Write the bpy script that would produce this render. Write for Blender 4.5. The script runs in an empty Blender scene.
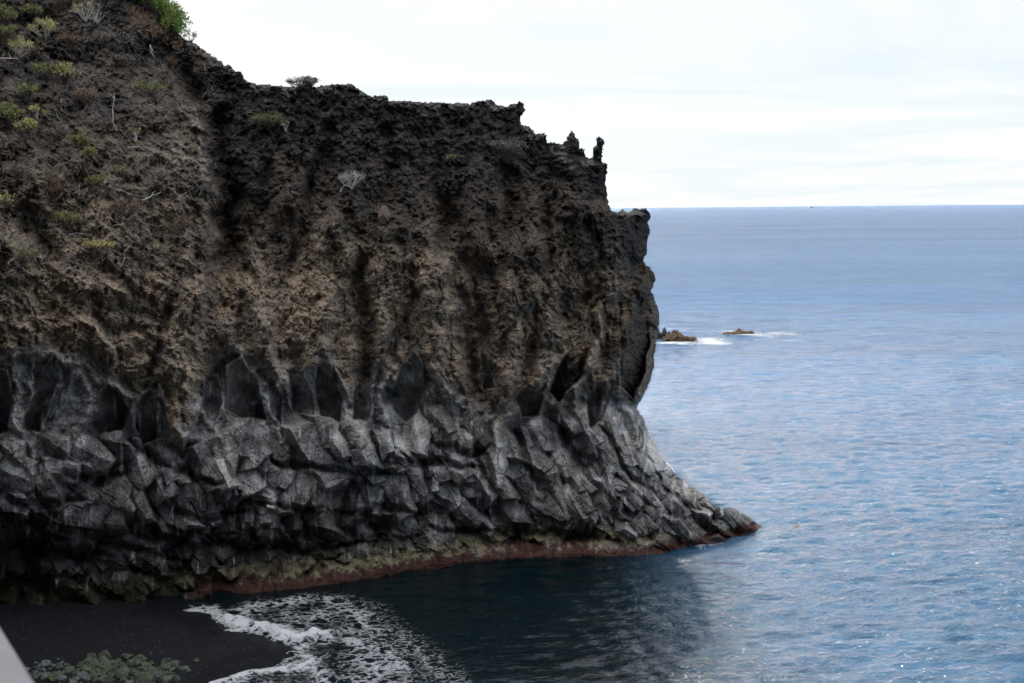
import bpy, math, random
import numpy as np
from mathutils import Vector, Matrix

# ------------------------------------------------------------------ camera geometry
W_PX, H_PX, F = 1024, 683, 1500.0
CAM = np.array([0.0, 0.0, 25.0])
PITCH = math.atan((341.5 - 207.9) / F)
ROLL = math.radians(0.48)
cp, sp = math.cos(PITCH), math.sin(PITCH)
R0 = np.array([1, 0, 0.0]); U0 = np.array([0, sp, cp]); FW = np.array([0, cp, -sp])
RT = math.cos(ROLL) * R0 - math.sin(ROLL) * U0
UP = math.sin(ROLL) * R0 + math.cos(ROLL) * U0

def ray(px, py):
    px = np.asarray(px, float); py = np.asarray(py, float)
    d = FW + ((px - 512) / F)[..., None] * RT - ((py - 341.5) / F)[..., None] * UP
    return d / d[..., 1:2]
def at_y(px, py, Y):
    return CAM + ray(px, py) * np.asarray(Y, float)[..., None]
def y_at_z(px, py, z=0.0):
    return (z - CAM[2]) / ray(px, py)[..., 2]
def at_z(px, py, z=0.0):
    return at_y(px, py, y_at_z(px, py, z))
def project(P):
    d = P - CAM
    zc = d @ FW
    return 512 + F * (d @ RT) / zc, 341.5 - F * (d @ UP) / zc

# ------------------------------------------------------------------ noise
_tab = np.random.RandomState(7).rand(4096) * 2 * np.pi
_gx, _gy = np.cos(_tab), np.sin(_tab)
U = np.uint32
_gx = _gx.astype(np.float32); _gy = _gy.astype(np.float32)
def _hash(i, j, seed):
    h = i * U(374761393) + j * U(668265263) + U((seed * 974634777) & 0xffffffff)
    h = (h ^ (h >> U(13))) * U(1274126177)
    return h ^ (h >> U(16))
def _cell(x):
    x = np.asarray(x, np.float32); f = np.floor(x)
    return f.astype(np.int32).view(U), x - f
def gn(x, y, seed=0):
    xi, fx = _cell(x); yi, fy = _cell(y)
    u = fx * fx * fx * (fx * (fx * 6 - 15) + 10); v = fy * fy * fy * (fy * (fy * 6 - 15) + 10)
    def g(a, b):
        h = _hash(xi + U(a), yi + U(b), seed) & U(4095)
        return _gx[h] * (fx - a) + _gy[h] * (fy - b)
    n0 = g(0, 0); n0 += (g(1, 0) - n0) * u
    n1 = g(0, 1); n1 += (g(1, 1) - n1) * u
    return (n0 + (n1 - n0) * v) * np.float32(1.45)
def fbm(x, y, oc=4, seed=0, gain=.5, lac=2.03):
    a, s = 1.0, 0
    for k in range(oc):
        s = s + a * gn(x, y, seed + 17 * k); a *= gain
        x = x * lac + 3.1; y = y * lac + 1.7
    return s
def ridged(x, y, oc=4, seed=0, gain=.5):
    a, s = 1.0, 0
    for k in range(oc):
        s = s + a * (0.5 - np.abs(gn(x, y, seed + 13 * k))); a *= gain
        x = x * 2.07 + 1.3; y = y * 2.07 + 5.7
    return s
def worley(x, y, seed=0):
    xi, fx = _cell(x); yi, fy = _cell(y)
    f1 = np.full(fx.shape, 9.0, np.float32); f2 = f1.copy(); idd = np.zeros(fx.shape, U)
    for a in (-1, 0, 1):
        for b in (-1, 0, 1):
            h = _hash(xi + U(a & 0xffffffff), yi + U(b & 0xffffffff), seed)
            d = np.hypot(fx - a - (h & U(1023)) / np.float32(1023), fy - b - ((h >> U(10)) & U(1023)) / np.float32(1023))
            m = d < f1
            f2 = np.where(m, f1, np.minimum(f2, d)); idd = np.where(m, h, idd); f1 = np.where(m, d, f1)
    return f1, f2, (idd & U(0xffff)) / np.float32(65535.0)
def sst(a, b, x):
    t = np.clip((x - a) / (b - a), 0, 1); return t * t * (3 - 2 * t)
def mix(a, b, t):
    return a * (1 - t) + b * t

# ------------------------------------------------------------------ object helpers
col = bpy.context.scene.collection
def tag(o, label=None, cat=None, group=None, kind=None):
    if label: o['label'] = label
    if cat: o['category'] = cat
    if group: o['group'] = group
    if kind: o['kind'] = kind
    return o
def np_mesh(name, V, Fq, mats, parent=None, color=None, extra=None, smooth=False):
    V = np.ascontiguousarray(V, np.float32); Fq = np.ascontiguousarray(Fq, np.int32)
    k = Fq.shape[1]; me = bpy.data.meshes.new(name)
    me.vertices.add(len(V)); me.vertices.foreach_set('co', V.ravel())
    me.loops.add(Fq.size); me.loops.foreach_set('vertex_index', Fq.ravel())
    me.polygons.add(len(Fq)); me.polygons.foreach_set('loop_start', np.arange(len(Fq), dtype=np.int32) * k)
    me.polygons.foreach_set('use_smooth', np.full(len(Fq), smooth))
    me.update(calc_edges=True)
    if color is not None:
        a = me.attributes.new('Col', 'FLOAT_COLOR', 'POINT')
        c = np.ones((len(V), 4), np.float32); c[:, :3] = color; a.data.foreach_set('color', c.ravel())
    for nm, arr in (extra or {}).items():
        a = me.attributes.new(nm, 'FLOAT', 'POINT'); a.data.foreach_set('value', np.ascontiguousarray(arr, np.float32))
    me.materials.append(mats)
    o = bpy.data.objects.new(name, me); col.objects.link(o); o.parent = parent
    return o
def empty(name, loc):
    o = bpy.data.objects.new(name, None); o.location = loc; o.empty_display_size = .3; col.objects.link(o); return o

class MB:
    def __init__(s): s.v = []; s.f = []
    def tube(s, pts, rads, n=5):
        pts = [Vector(p) for p in pts]; base = len(s.v)
        for i, p in enumerate(pts):
            d = (pts[min(i + 1, len(pts) - 1)] - pts[max(i - 1, 0)]).normalized()
            a = d.orthogonal().normalized(); b = d.cross(a)
            for k in range(n):
                t = 2 * math.pi * k / n
                s.v.append(p + (a * math.cos(t) + b * math.sin(t)) * rads[i])
        for i in range(len(pts) - 1):
            for k in range(n):
                s.f.append((base + i * n + k, base + i * n + (k + 1) % n, base + (i + 1) * n + (k + 1) % n, base + (i + 1) * n + k))
        s.f.append(tuple(base + (len(pts) - 1) * n + k for k in range(n)))
    def leaf(s, p, d, L, w):
        p = Vector(p); d = Vector(d).normalized(); a = d.orthogonal().normalized()
        a = Matrix.Rotation(random.random() * 6.28, 3, d) @ a
        nrm = d.cross(a) * w * .5
        b = len(s.v)
        s.v += [p, p + d * L * .5 + a * w + nrm, p + d * L, p + d * L * .5 - a * w + nrm]
        s.f.append((b, b + 1, b + 2, b + 3))
    def build(s, name, mat, parent=None, smooth=False):
        me = bpy.data.meshes.new(name); me.from_pydata([tuple(v) for v in s.v], [], s.f); me.update()
        if smooth:
            for p in me.polygons: p.use_smooth = True
        me.materials.append(mat)
        o = bpy.data.objects.new(name, me); col.objects.link(o); o.parent = parent
        return o

# ------------------------------------------------------------------ materials
def new_mat(name):
    m = bpy.data.materials.new(name); m.use_nodes = True
    nt = m.node_tree; b = nt.nodes['Principled BSDF']
    return m, nt, b
def N(nt, t, **kw):
    n = nt.nodes.new(t)
    for k, v in kw.items():
        if k in n.inputs: n.inputs[k].default_value = v
        else: setattr(n, k, v)
    return n
def mathn(nt, op, a, b=None, clamp=False):
    n = nt.nodes.new('ShaderNodeMath'); n.operation = op; n.use_clamp = clamp
    for i, x in enumerate((a, b)):
        if x is None: continue
        if isinstance(x, (int, float)): n.inputs[i].default_value = x
        else: nt.links.new(x, n.inputs[i])
    return n.outputs[0]
def mixc(nt, fac, a, b, blend='MIX'):
    n = nt.nodes.new('ShaderNodeMix'); n.data_type = 'RGBA'; n.blend_type = blend
    for s, x in ((n.inputs[0], fac), (n.inputs[6], a), (n.inputs[7], b)):
        if isinstance(x, (int, float)): s.default_value = x
        elif isinstance(x, tuple): s.default_value = (*x, 1)
        else: nt.links.new(x, s)
    return n.outputs[2]
def noise(nt, vec, scale, detail=4, rough=.55, dist=0.0):
    n = N(nt, 'ShaderNodeTexNoise'); n.inputs['Scale'].default_value = scale
    n.inputs['Detail'].default_value = detail; n.inputs['Roughness'].default_value = rough
    n.inputs['Distortion'].default_value = dist
    nt.links.new(vec, n.inputs['Vector']); return n.outputs['Fac']
def mapr(nt, x, a, b, c=0.0, d=1.0):
    n = N(nt, 'ShaderNodeMapRange'); nt.links.new(x, n.inputs[0])
    for i, v in enumerate((a, b, c, d)): n.inputs[i + 1].default_value = v
    return n.outputs[0]
def bump(nt, h, strength, dist, b, prev=None):
    n = N(nt, 'ShaderNodeBump'); n.inputs['Strength'].default_value = strength; n.inputs['Distance'].default_value = dist
    nt.links.new(h, n.inputs['Height'])
    if prev is not None: nt.links.new(prev, n.inputs['Normal'])
    if b is not None: nt.links.new(n.outputs[0], b.inputs['Normal'])
    return n.outputs[0]

def rock_material(name='volcanic_rock'):
    m, nt, b = new_mat(name)
    tc = N(nt, 'ShaderNodeTexCoord').outputs['Object']
    at = N(nt, 'ShaderNodeAttribute', attribute_name='Col').outputs['Color']
    n1 = noise(nt, tc, 1.3, 6, .65); n2 = noise(nt, tc, 9.0, 4, .7)
    v = mathn(nt, 'MULTIPLY', mapr(nt, n1, .32, .68, .62, 1.42), mapr(nt, n2, .34, .66, .55, 1.48))
    c = mixc(nt, 1.0, at, v, 'MULTIPLY')
    # pale mineral specks
    vo = N(nt, 'ShaderNodeTexVoronoi'); vo.inputs['Scale'].default_value = 4.5; nt.links.new(tc, vo.inputs['Vector'])
    sp_ = mathn(nt, 'MULTIPLY', mapr(nt, vo.outputs['Distance'], .0, .22, 1, 0), mapr(nt, noise(nt, tc, 2.2, 2), .5, .66, 0, .4))
    c = mixc(nt, sp_, c, mixc(nt, 1.0, c, (2.2, 2.1, 2.0), 'MULTIPLY'))
    nt.links.new(c, b.inputs['Base Color'])
    b.inputs['Roughness'].default_value = .92; b.inputs['Specular IOR Level'].default_value = .12
    h = mathn(nt, 'ADD', mathn(nt, 'MULTIPLY', noise(nt, tc, 4.5, 7, .74), 1.0), mathn(nt, 'MULTIPLY', noise(nt, tc, 14.0, 3, .7), .45))
    rg_ = N(nt, 'ShaderNodeAttribute', attribute_name='smoothrock').outputs['Fac']
    h = mathn(nt, 'MULTIPLY', h, mapr(nt, rg_, 0, 1, 1, .32))
    bump(nt, h, 1.0, .34, b)
    return m
ROCK = rock_material()

# ------------------------------------------------------------------ CLIFF
SIL = [(-520,-420),(40,-420),(70,-150),(120,-40),(143,-8),(163,14),(184,38),(195,43),(205,50),(215,57),(225,64),(231,65),(235,71),(239,71),(244,74),(246,80),(258,84),(270,84),
(285,86),(300,87),(315,86),(328,85),(332,83),(342,84),(350,83),(356,87),(362,90),(368,94),(372,96),(382,95),(388,95),(389,100),(410,100),(416,102),(440,102),
(470,103),(480,100),(488,99),(494,101),(500,105),(508,106),(513,104),(519,101),(524,103),(526,109),(524,114),(520,117),(521,124),(530,126),(534,131),
(535,134),(539,134),(545,133),(547,136),(547,142),(556,142),(563,144),(566,140),(568,135),(571,130),(574,133),(577,138),(580,143),(580,148),(585,149),
(586,156),(590,158),(592,155),(593,148),(596,144),(596,137),(599,135),(604,140),(604,148),(603,155),(602,161),(607,163),(607,172),(606,183),(607,190),
(609,205),(612,210),(616,212),(622,209),(628,212),(634,208),(640,209),(646,207),(650,212),(651,217),(648,222),(651,230),(648,240),(647,252),(644,262),
(650,267),(656,275),(656,281),(652,290),(656,300),(659,310),(660,322),(657,340),(655,355),(654,368),(650,382),(645,393),(640,402),(636,408),(640,412),
(645,420),(648,432),(655,443),(658,450),(668,464),(675,473),(690,485),(703,494),(713,503),(722,507),(733,508),(745,514),(755,521),(762,526),(763,545),
(763,900),(-520,900)]
WL = [(-520,720),(-200,660),(-60,640),(0,628),(60,617),(120,608),(190,600),(260,592),(330,584),(400,570),(450,562),(500,558),(560,553),(620,556),(655,554),(700,545),(740,538),(765,525)]
WLX = [p[0] for p in WL]; WLY = [p[1] for p in WL]

def cliff():
    xs = np.concatenate([np.arange(-500, -50, 5.0), np.arange(-50, 768, 0.72)])
    ys = np.concatenate([np.arange(-400, -30, 5.0), np.arange(-30, 640, 0.72), np.arange(640, 760, 5.0)])
    X, Y = np.meshgrid(xs.astype(np.float32), ys.astype(np.float32))
    u, w = X / 15.0, Y / 15.0
    # --- silhouette mask
    inside = np.zeros(X.shape, bool); dist = np.full(X.shape, 1e9, np.float32)
    n = len(SIL)
    jx = X + 1.1 * gn(u * 3.1, w * 3.1, 91) + .9 * gn(u * 8, w * 8, 92)
    jy = Y + 1.1 * gn(u * 3.1, w * 3.1, 93) + .9 * gn(u * 8, w * 8, 94)
    fr = sst(-60, 0, X)
    for i in range(n):
        x0, y0 = SIL[i]; x1, y1 = SIL[(i + 1) % n]
        if y0 != y1:
            c = ((y0 > jy) != (y1 > jy)) & (jx < (x1 - x0) * (jy - y0) / (y1 - y0) + x0)
            inside ^= c
        if i < n - 3:
            dx, dy = x1 - x0, y1 - y0
            t = np.clip(((X - x0) * dx + (Y - y0) * dy) / (dx * dx + dy * dy), 0, 1)
            dist = np.minimum(dist, np.hypot(X - x0 - t * dx, Y - y0 - t * dy))
    # --- base plan distance and profile
    wl = np.interp(xs, WLX, WLY)
    Yf = y_at_z(xs, wl, 0.0)
    Yf = np.convolve(np.pad(Yf, 40, mode='edge'), np.ones(81) / 81, 'valid')
    Yf = np.broadcast_to(Yf, X.shape)
    HH = (np.broadcast_to(wl, X.shape) - Y) / 15.0 * (Yf / 100)
    prof = {100: ([-9,0,1.2,4,7,10,13,17,28,42,70], [0,0,1.5,3.5,1.5,0,.6,1.8,9,22,46]),
            215: ([-9,0,1.2,4,7,10,13,20,28,34,60], [0,0,1.2,2.6,.8,.2,1.5,3.5,10,17,30]),
            400: ([-9,0,.8,1.3,2,4,7,9,12,22,27,32,45], [-1,-.9,-.5,.3,1.7,1.8,.4,.6,1.5,3.2,6.0,9.5,15]),
            600: ([-9,0,.8,1.3,2,5,8,11,13,22,27,32,45], [-1,-.9,-.4,.4,1.5,2.2,2.6,3.4,3.0,4,7,11,17]),
            690: ([-9,0,1,3,8,13,22,26,45], [0,0,.6,2.6,6,7,7,9,20])}
    ks = sorted(prof); P = np.stack([np.interp(HH, *prof[k]) for k in ks])
    lean = np.zeros(X.shape)
    for i, k in enumerate(ks):
        lo = ks[i - 1] if i else -1e9; hi = ks[i + 1] if i + 1 < len(ks) else 1e9
        wgt = np.clip(np.minimum((X - lo) / (k - lo) if i else 1.0, (hi - X) / (hi - k) if i + 1 < len(ks) else 1.0), 0, 1)
        lean += P[i] * wgt
    d = -lean
    # --- spur on the left stands forward of the main face
    spx = np.interp(Y, [-50, 60, 95, 110, 150, 200, 215, 240, 262, 290, 330, 400, 470], [150, 165, 185, 200, 208, 221, 211, 219, 210, 207, 203, 195, 190])
    e = X - spx + 3 * fbm(u * 1.3, w * 1.3, 3, 5)
    amp = np.interp(Y, [-50, 60, 110, 180, 300, 380, 460], [.5, 1.2, 3.2, 4.4, 3.6, 1.5, 0])
    d += amp * (1 - sst(-6, 4, e)) + .35 * amp * (1 - sst(-60, 0, e))
    d -= .5 * amp * np.exp(-((e - 14) / 10) ** 2)
    # --- warped coordinates for hand placed features
    WX = X + 5.5 * fbm(u * .45, w * .45, 3, 21) + 1.5 * gn(u * 1.7, w * 1.7, 25)
    WY = Y + 5.5 * fbm(u * .45, w * .45, 3, 31) + 1.5 * gn(u * 1.7, w * 1.7, 35)
    def line(pts, wd, h, hard=1.0, prof_='round'):
        """ridge (h>0) or gully (h<0) along a polyline"""
        nonlocal d
        xa = min(p[0] for p in pts) - 3 * wd - 12; xb = max(p[0] for p in pts) + 3 * wd + 12
        ya = min(p[1] for p in pts) - 3 * wd - 12; yb = max(p[1] for p in pts) + 3 * wd + 12
        i0, i1 = np.searchsorted(ys, [ya, yb]); j0, j1 = np.searchsorted(xs, [xa, xb])
        sx, sy = WX[i0:i1, j0:j1], WY[i0:i1, j0:j1]
        dd = np.full(sx.shape, 1e9); ss = np.zeros(sx.shape); tot = 0
        L = [math.hypot(pts[i + 1][0] - pts[i][0], pts[i + 1][1] - pts[i][1]) for i in range(len(pts) - 1)]
        for i in range(len(pts) - 1):
            x0, y0 = pts[i]; x1, y1 = pts[i + 1]; dx, dy = x1 - x0, y1 - y0
            t = np.clip(((sx - x0) * dx + (sy - y0) * dy) / (dx * dx + dy * dy), 0, 1)
            q = np.hypot(sx - x0 - t * dx, sy - y0 - t * dy)
            m = q < dd; dd = np.where(m, q, dd); ss = np.where(m, (tot + t * L[i]) / sum(L), ss); tot += L[i]
        wv = wd * (.75 + .5 * np.sin(ss * 3.14))
        k = np.exp(-(dd / wv) ** (2 * hard)) if prof_ == 'round' else np.clip(1 - dd / wv, 0, 1)
        k = k * sst(0, .12, ss) * (1 - .75 * sst(.85, 1, ss)) if h < 0 else k
        d[i0:i1, j0:j1] += h * k
        return (slice(i0, i1), slice(j0, j1)), k
    for pts, wd, h in [
        ([(226,95),(219,150),(224,215),(217,290),(213,340)], 11, -1.6),
        ([(236,180),(232,240),(228,300)], 7, -1.0),
        ([(355,245),(362,300),(368,350),(373,390)], 7, -1.9),
        ([(345,210),(352,250)], 8, -1.0),
        ([(416,255),(410,300),(396,340),(388,380)], 5, -1.6),
        ([(404,225),(400,260),(404,300)], 6, -1.1),
        ([(440,200),(456,250),(466,295),(471,340),(476,392)], 12, -1.9),
        ([(462,285),(470,340),(476,395)], 5, -1.2),
        ([(448,190),(455,225)], 8, -.6),
        ([(300,235),(286,280),(276,330),(278,370)], 5, -1.1),
        ([(250,260),(246,300),(240,345)], 5, -.9),
        ([(385,120),(392,170),(385,215)], 7, -1.1),
        ([(330,120),(322,170),(310,215)], 7, -1.0),
        ([(500,160),(512,200),(508,250)], 7, -1.0),
        ([(540,200),(548,260),(540,320),(530,372)], 5, -1.3),
        ([(590,210),(596,260),(585,310)], 6, -1.2),
        ([(642,255),(628,290),(612,330),(604,372)], 6, -2.0),
        ([(600,290),(588,345),(580,392)], 4, -1.4),
        ([(497,300),(505,345),(498,388)], 4, -1.0),
        ([(20,250),(70,300),(110,330),(140,330)], 6, -1.1),
        ([(60,225),(100,260),(140,300)], 5, -.8),
        ([(0,205),(40,235),(60,275)], 8, -1.3),
        ([(85,290),(120,345)], 7, -1.2),
        ([(168,300),(160,350),(150,378)], 5, -1.1),
        ([(40,110),(52,150),(60,180)], 7, -1.3),
        ([(170,60),(200,110),(205,150)], 8, -.8),
        ([(190,130),(192,160)], 8, -.8),
    ]: line(pts, wd * 1.1, h, 1.7)
    for pts, wd, h in [
        ([(188,300),(180,350),(176,400),(181,432)], 15, 1.5),
        ([(325,235),(325,300),(322,345)], 24, 1.5),
        ([(262,270),(262,320),(258,345)], 15, 1.0),
        ([(388,235),(386,300),(378,345)], 15, 1.5),
        ([(438,265),(436,330),(440,395)], 24, 1.7),
        ([(515,255),(515,320),(508,385)], 26, 1.6),
        ([(570,205),(566,280)], 24, 1.3),
        ([(625,225),(618,270),(600,320)], 12, 1.5),
        ([(640,285),(652,320)], 8, 1.2),
        ([(0,240),(50,275),(90,320)], 12, 1.3),
        ([(60,330),(110,345),(140,360)], 14, .9),
        ([(385,212),(384,216)], 6, 1.3),
        ([(480,170),(500,210),(490,250)], 16, 1.0),
    ]: line(pts, wd, h)
    rough_mask = np.ones(X.shape)
    # --- boundary tuff / basalt
    B = np.interp(xs, [-60,0,35,60,85,100,120,138,150,163,172,183,200,206,222,240,262,278,292,330,350,362,380,398,416,440,468,490,530,560,600,640,660,700],
                      [350,356,350,352,362,378,384,400,384,395,432,445,405,372,350,348,362,385,375,355,395,390,362,392,348,385,400,412,408,398,398,402,400,400])
    B = np.broadcast_to(B, X.shape) + 5 * fbm(u * .8, w * .8, 3, 41)
    isb = sst(-12, 9, Y - B + 7 * gn(u * 2.2, w * 2.2, 47))                 # 1 in basalt
    tint = np.ones(X.shape)
    smooth = np.zeros(X.shape)
    pale = np.zeros(X.shape)
    # --- hollows: faceted recesses with smooth faces, shade tinted into their colour
    def poly(pts, d0, gx, gy, tn, sharp=1.6):
        nonlocal d
        cx = sum(p[0] for p in pts) / len(pts); cy = sum(p[1] for p in pts) / len(pts)
        i0, i1 = np.searchsorted(ys, [cy - 60, cy + 60]); j0, j1 = np.searchsorted(xs, [cx - 60, cx + 60])
        sx = WX[i0:i1, j0:j1] * .4 + X[i0:i1, j0:j1] * .6; sy = WY[i0:i1, j0:j1] * .4 + Y[i0:i1, j0:j1] * .6
        sd = np.full(sx.shape, 1e9); ins = np.zeros(sx.shape, bool)
        for i in range(len(pts)):
            x0, y0 = pts[i]; x1, y1 = pts[(i + 1) % len(pts)]; dx, dy = x1 - x0, y1 - y0
            t = np.clip(((sx - x0) * dx + (sy - y0) * dy) / (dx * dx + dy * dy), 0, 1)
            sd = np.minimum(sd, np.hypot(sx - x0 - t * dx, sy - y0 - t * dy))
            if dy: ins ^= ((y0 > sy) != (y1 > sy)) & (sx < dx * (sy - y0) / dy + x0)
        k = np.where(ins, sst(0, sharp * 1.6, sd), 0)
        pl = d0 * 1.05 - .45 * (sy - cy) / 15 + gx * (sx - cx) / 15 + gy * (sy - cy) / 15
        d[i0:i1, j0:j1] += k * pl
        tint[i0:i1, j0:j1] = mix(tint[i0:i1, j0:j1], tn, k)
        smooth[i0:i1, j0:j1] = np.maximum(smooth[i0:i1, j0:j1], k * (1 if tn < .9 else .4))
        kc = k * sst(min(p[1] for p in pts) - 4, min(p[1] for p in pts) + 34, sy + 8 * gn(sx / 9, sy / 9, 46)) * (1 if cx < 540 else .0)
        isb[i0:i1, j0:j1] = np.maximum(isb[i0:i1, j0:j1], kc)
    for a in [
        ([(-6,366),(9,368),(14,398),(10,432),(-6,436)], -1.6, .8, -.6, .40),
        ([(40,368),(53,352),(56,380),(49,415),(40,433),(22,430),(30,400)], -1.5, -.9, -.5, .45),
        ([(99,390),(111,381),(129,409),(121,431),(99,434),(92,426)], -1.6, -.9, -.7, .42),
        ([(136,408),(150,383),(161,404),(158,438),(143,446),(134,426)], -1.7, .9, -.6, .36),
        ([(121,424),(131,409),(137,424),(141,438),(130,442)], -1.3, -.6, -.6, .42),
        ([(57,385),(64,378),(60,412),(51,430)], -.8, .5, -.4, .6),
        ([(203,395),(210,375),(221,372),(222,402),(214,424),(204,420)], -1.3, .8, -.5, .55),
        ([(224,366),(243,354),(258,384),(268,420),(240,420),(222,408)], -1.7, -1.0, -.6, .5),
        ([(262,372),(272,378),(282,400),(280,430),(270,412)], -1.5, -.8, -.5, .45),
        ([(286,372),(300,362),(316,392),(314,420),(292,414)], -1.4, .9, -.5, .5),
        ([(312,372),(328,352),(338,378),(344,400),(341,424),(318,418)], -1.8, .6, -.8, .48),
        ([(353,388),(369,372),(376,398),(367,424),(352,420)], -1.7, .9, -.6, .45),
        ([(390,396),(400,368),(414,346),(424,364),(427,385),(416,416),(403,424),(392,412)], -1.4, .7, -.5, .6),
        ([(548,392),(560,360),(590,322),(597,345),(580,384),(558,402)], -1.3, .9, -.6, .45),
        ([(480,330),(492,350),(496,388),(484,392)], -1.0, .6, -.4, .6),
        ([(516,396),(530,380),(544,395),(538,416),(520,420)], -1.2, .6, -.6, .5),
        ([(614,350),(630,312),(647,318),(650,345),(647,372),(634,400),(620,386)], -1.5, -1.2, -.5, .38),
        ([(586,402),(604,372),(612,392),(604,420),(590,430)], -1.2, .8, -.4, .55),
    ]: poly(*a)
    # --- pale ridges between the hollows
    for pts, wd, h, pl in [
        ([(12,358),(17,385),(17,410),(21,435),(33,462),(38,478)], 4.5, 1.1, .55),
        ([(33,366),(31,395),(25,425),(21,437)], 3, .8, .3),
        ([(56,350),(57,372),(50,405),(45,430)], 3, .8, .5),
        ([(64,362),(82,378),(93,398),(88,420),(72,440),(60,448)], 6, 1.2, .3),
        ([(70,375),(60,410),(56,438)], 5, .9, .2),
        ([(111,380),(126,397),(138,414),(142,430),(136,440)], 4.5, 1.0, .3),
        ([(157,383),(162,405),(161,430)], 3, .8, .25),
        ([(196,400),(208,425),(224,452),(222,478)], 5, 1.1, .35),
        ([(184,430),(200,440),(212,462)], 6, 1.0, .2),
        ([(240,352),(254,378),(266,400),(276,422),(283,440),(296,455)], 5, 1.1, .3),
        ([(272,352),(282,385),(288,410)], 4, .9, .1),
        ([(346,385),(347,415),(342,438)], 3.2, 1.0, .25),
        ([(378,360),(374,390),(366,418),(361,442),(372,468)], 3.6, 1.0, .3),
        ([(395,340),(388,370),(384,402),(386,424),(402,452),(405,462)], 3.6, 1.1, .5),
        ([(308,420),(330,432),(345,445)], 7, .9, .2),
        ([(604,320),(592,360),(578,392),(572,420)], 3, .9, .35),
        ([(613,330),(608,370),(603,405),(600,440)], 3.5, .9, .35),
        ([(566,345),(552,370),(536,400)], 2.5, .7, .3),
        ([(640,398),(628,420),(620,440)], 5, .7, .2),
        ([(654,330),(650,365),(640,395)], 2.5, .6, .1),
    ]:
        sl, k = line(pts, wd, h * .9)
        d[sl] += .5 * k * gn(u[sl] * 2.2, w[sl] * 1.1, 45)
        pale[sl] = np.maximum(pale[sl], pl * k); isb[sl] = np.maximum(isb[sl], np.where(pts[0][1] > 340, k, 0) * sst(350, 395, Y[sl]) * (1 - sst(540, 560, X[sl])))
    for pts, wd, h in [
        ([(-60,560),(20,570),(60,580)], 30, -5.0), ([(60,560),(110,572),(150,570)], 10, -1.8),
        ([(262,458),(300,466),(352,474),(420,470)], 8, -3.0), ([(180,500),(215,512),(250,500)], 6, -2.2), ([(280,520),(340,528),(400,524)], 6, -2.0), ([(480,440),(520,470),(540,500)], 6, -2.2), ([(545,430),(560,470)], 5, -2.0), ([(165,448),(186,462),(196,478)], 8, -2.4),
        ([(160,496),(200,492),(225,484)], 5, -1.5), ([(190,538),(260,548),(330,552)], 8, -1.8),
        ([(440,450),(462,452),(480,470)], 9, -2.2), ([(505,420),(515,450),(508,480)], 6, -2.2),
        ([(372,500),(430,505),(455,500)], 6, -1.6), ([(330,490),(350,520)], 7, -1.4),
        ([(0,500),(30,520),(60,528)], 7, -1.6), ([(560,430),(575,450),(580,480)], 6, -2.0),
        ([(430,530),(520,536),(610,536)], 9, -1.6), ([(470,505),(540,515)], 7, -1.3), ([(628,392),(632,415)], 5, -1.3),
    ]: line(pts, wd, h)
    # --- basalt blocks : convex faceted stones stamped one against another
    rs = np.random.RandomState(11)
    blocks = []
    def region(n, xr, yr, la, wa, th, hgt, ylim=True):
        for _ in range(n):
            x = rs.uniform(*xr); y = rs.uniform(*yr)
            sz = math.exp(rs.normal() * .28); blocks.append((x, y, la * sz * rs.uniform(.75, 1.35), wa * sz * rs.uniform(.75, 1.3), math.radians(th + rs.normal() * 9), hgt * rs.uniform(.35, 1.3), rs.randint(1 << 30)))
    # angle: 0 = long axis vertical, + = lower end to the right
    region(22, (-60, 125), (450, 520), 34, 28, 60, 1.2)
    region(30, (-60, 150), (485, 560), 24, 18, 60, 1.2)
    region(22, (40, 160), (540, 600), 18, 14, 40, 1.1)
    region(34, (-60, 230), (550, 606), 12, 9, 20, .8)
    region(22, (130, 235), (455, 520), 42, 16, 22, 1.4)
    region(12, (215, 345), (430, 468), 38, 30, 10, .9)
    region(20, (215, 345), (462, 500), 24, 18, 60, 1.0)
    region(26, (190, 400), (486, 520), 36, 13, 2, 1.3)
    region(60, (180, 460), (520, 560), 15, 12, 60, .8)
    region(36, (180, 420), (545, 585), 9, 16, 0, .7)
    region(24, (335, 440), (430, 500), 40, 14, 24, 1.3)
    region(16, (430, 520), (420, 480), 46, 17, 28, 1.7)
    region(28, (430, 600), (455, 515), 46, 15, 32, 1.7)
    region(50, (430, 640), (495, 545), 24, 12, 40, 1.1)
    region(22, (560, 650), (410, 480), 50, 14, 26, 1.3)
    region(36, (590, 680), (460, 530), 34, 11, 38, 1.0)
    region(70, (620, 750), (470, 545), 26, 8, 46, .65)
    region(26, (645, 700), (440, 500), 20, 8, 38, .6)
    for b_ in [(497,470,44,17,14,2.6),(482,402,20,13,0,1.9),(476,432,26,9,5,1.8),(530,478,44,20,32,2.4),(468,440,22,9,10,1.5),(506,405,26,14,35,1.6),(560,465,34,16,30,1.9),
               (105,520,44,24,86,1.6),(75,545,42,20,80,1.9),(62,470,38,20,88,1.7),(118,448,34,26,80,1.5),(140,475,30,22,20,1.5),(250,440,42,36,0,1.0),(255,478,30,30,10,1.2),
               (120,585,22,20,10,1.5),(70,590,20,16,80,1.0),(165,520,40,15,16,1.7),(185,512,36,14,18,1.6),(208,505,34,15,14,1.6),(228,520,28,15,0,1.5),(247,515,26,14,0,1.6),(350,440,38,26,40,1.4),
               (430,480,30,20,0,1.2),(418,505,30,12,0,1.1),(540,440,40,16,28,1.7),(590,440,40,15,20,1.6),(612,440,36,13,18,1.5),(25,470,26,20,40,1.5),(10,500,30,24,60,1.4),(40,520,26,22,60,1.4)]:
        blocks.append((b_[0], b_[1], b_[2], b_[3], math.radians(b_[4]), b_[5], rs.randint(1 << 30)))
    order = np.argsort([b[5] for b in blocks])
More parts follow.
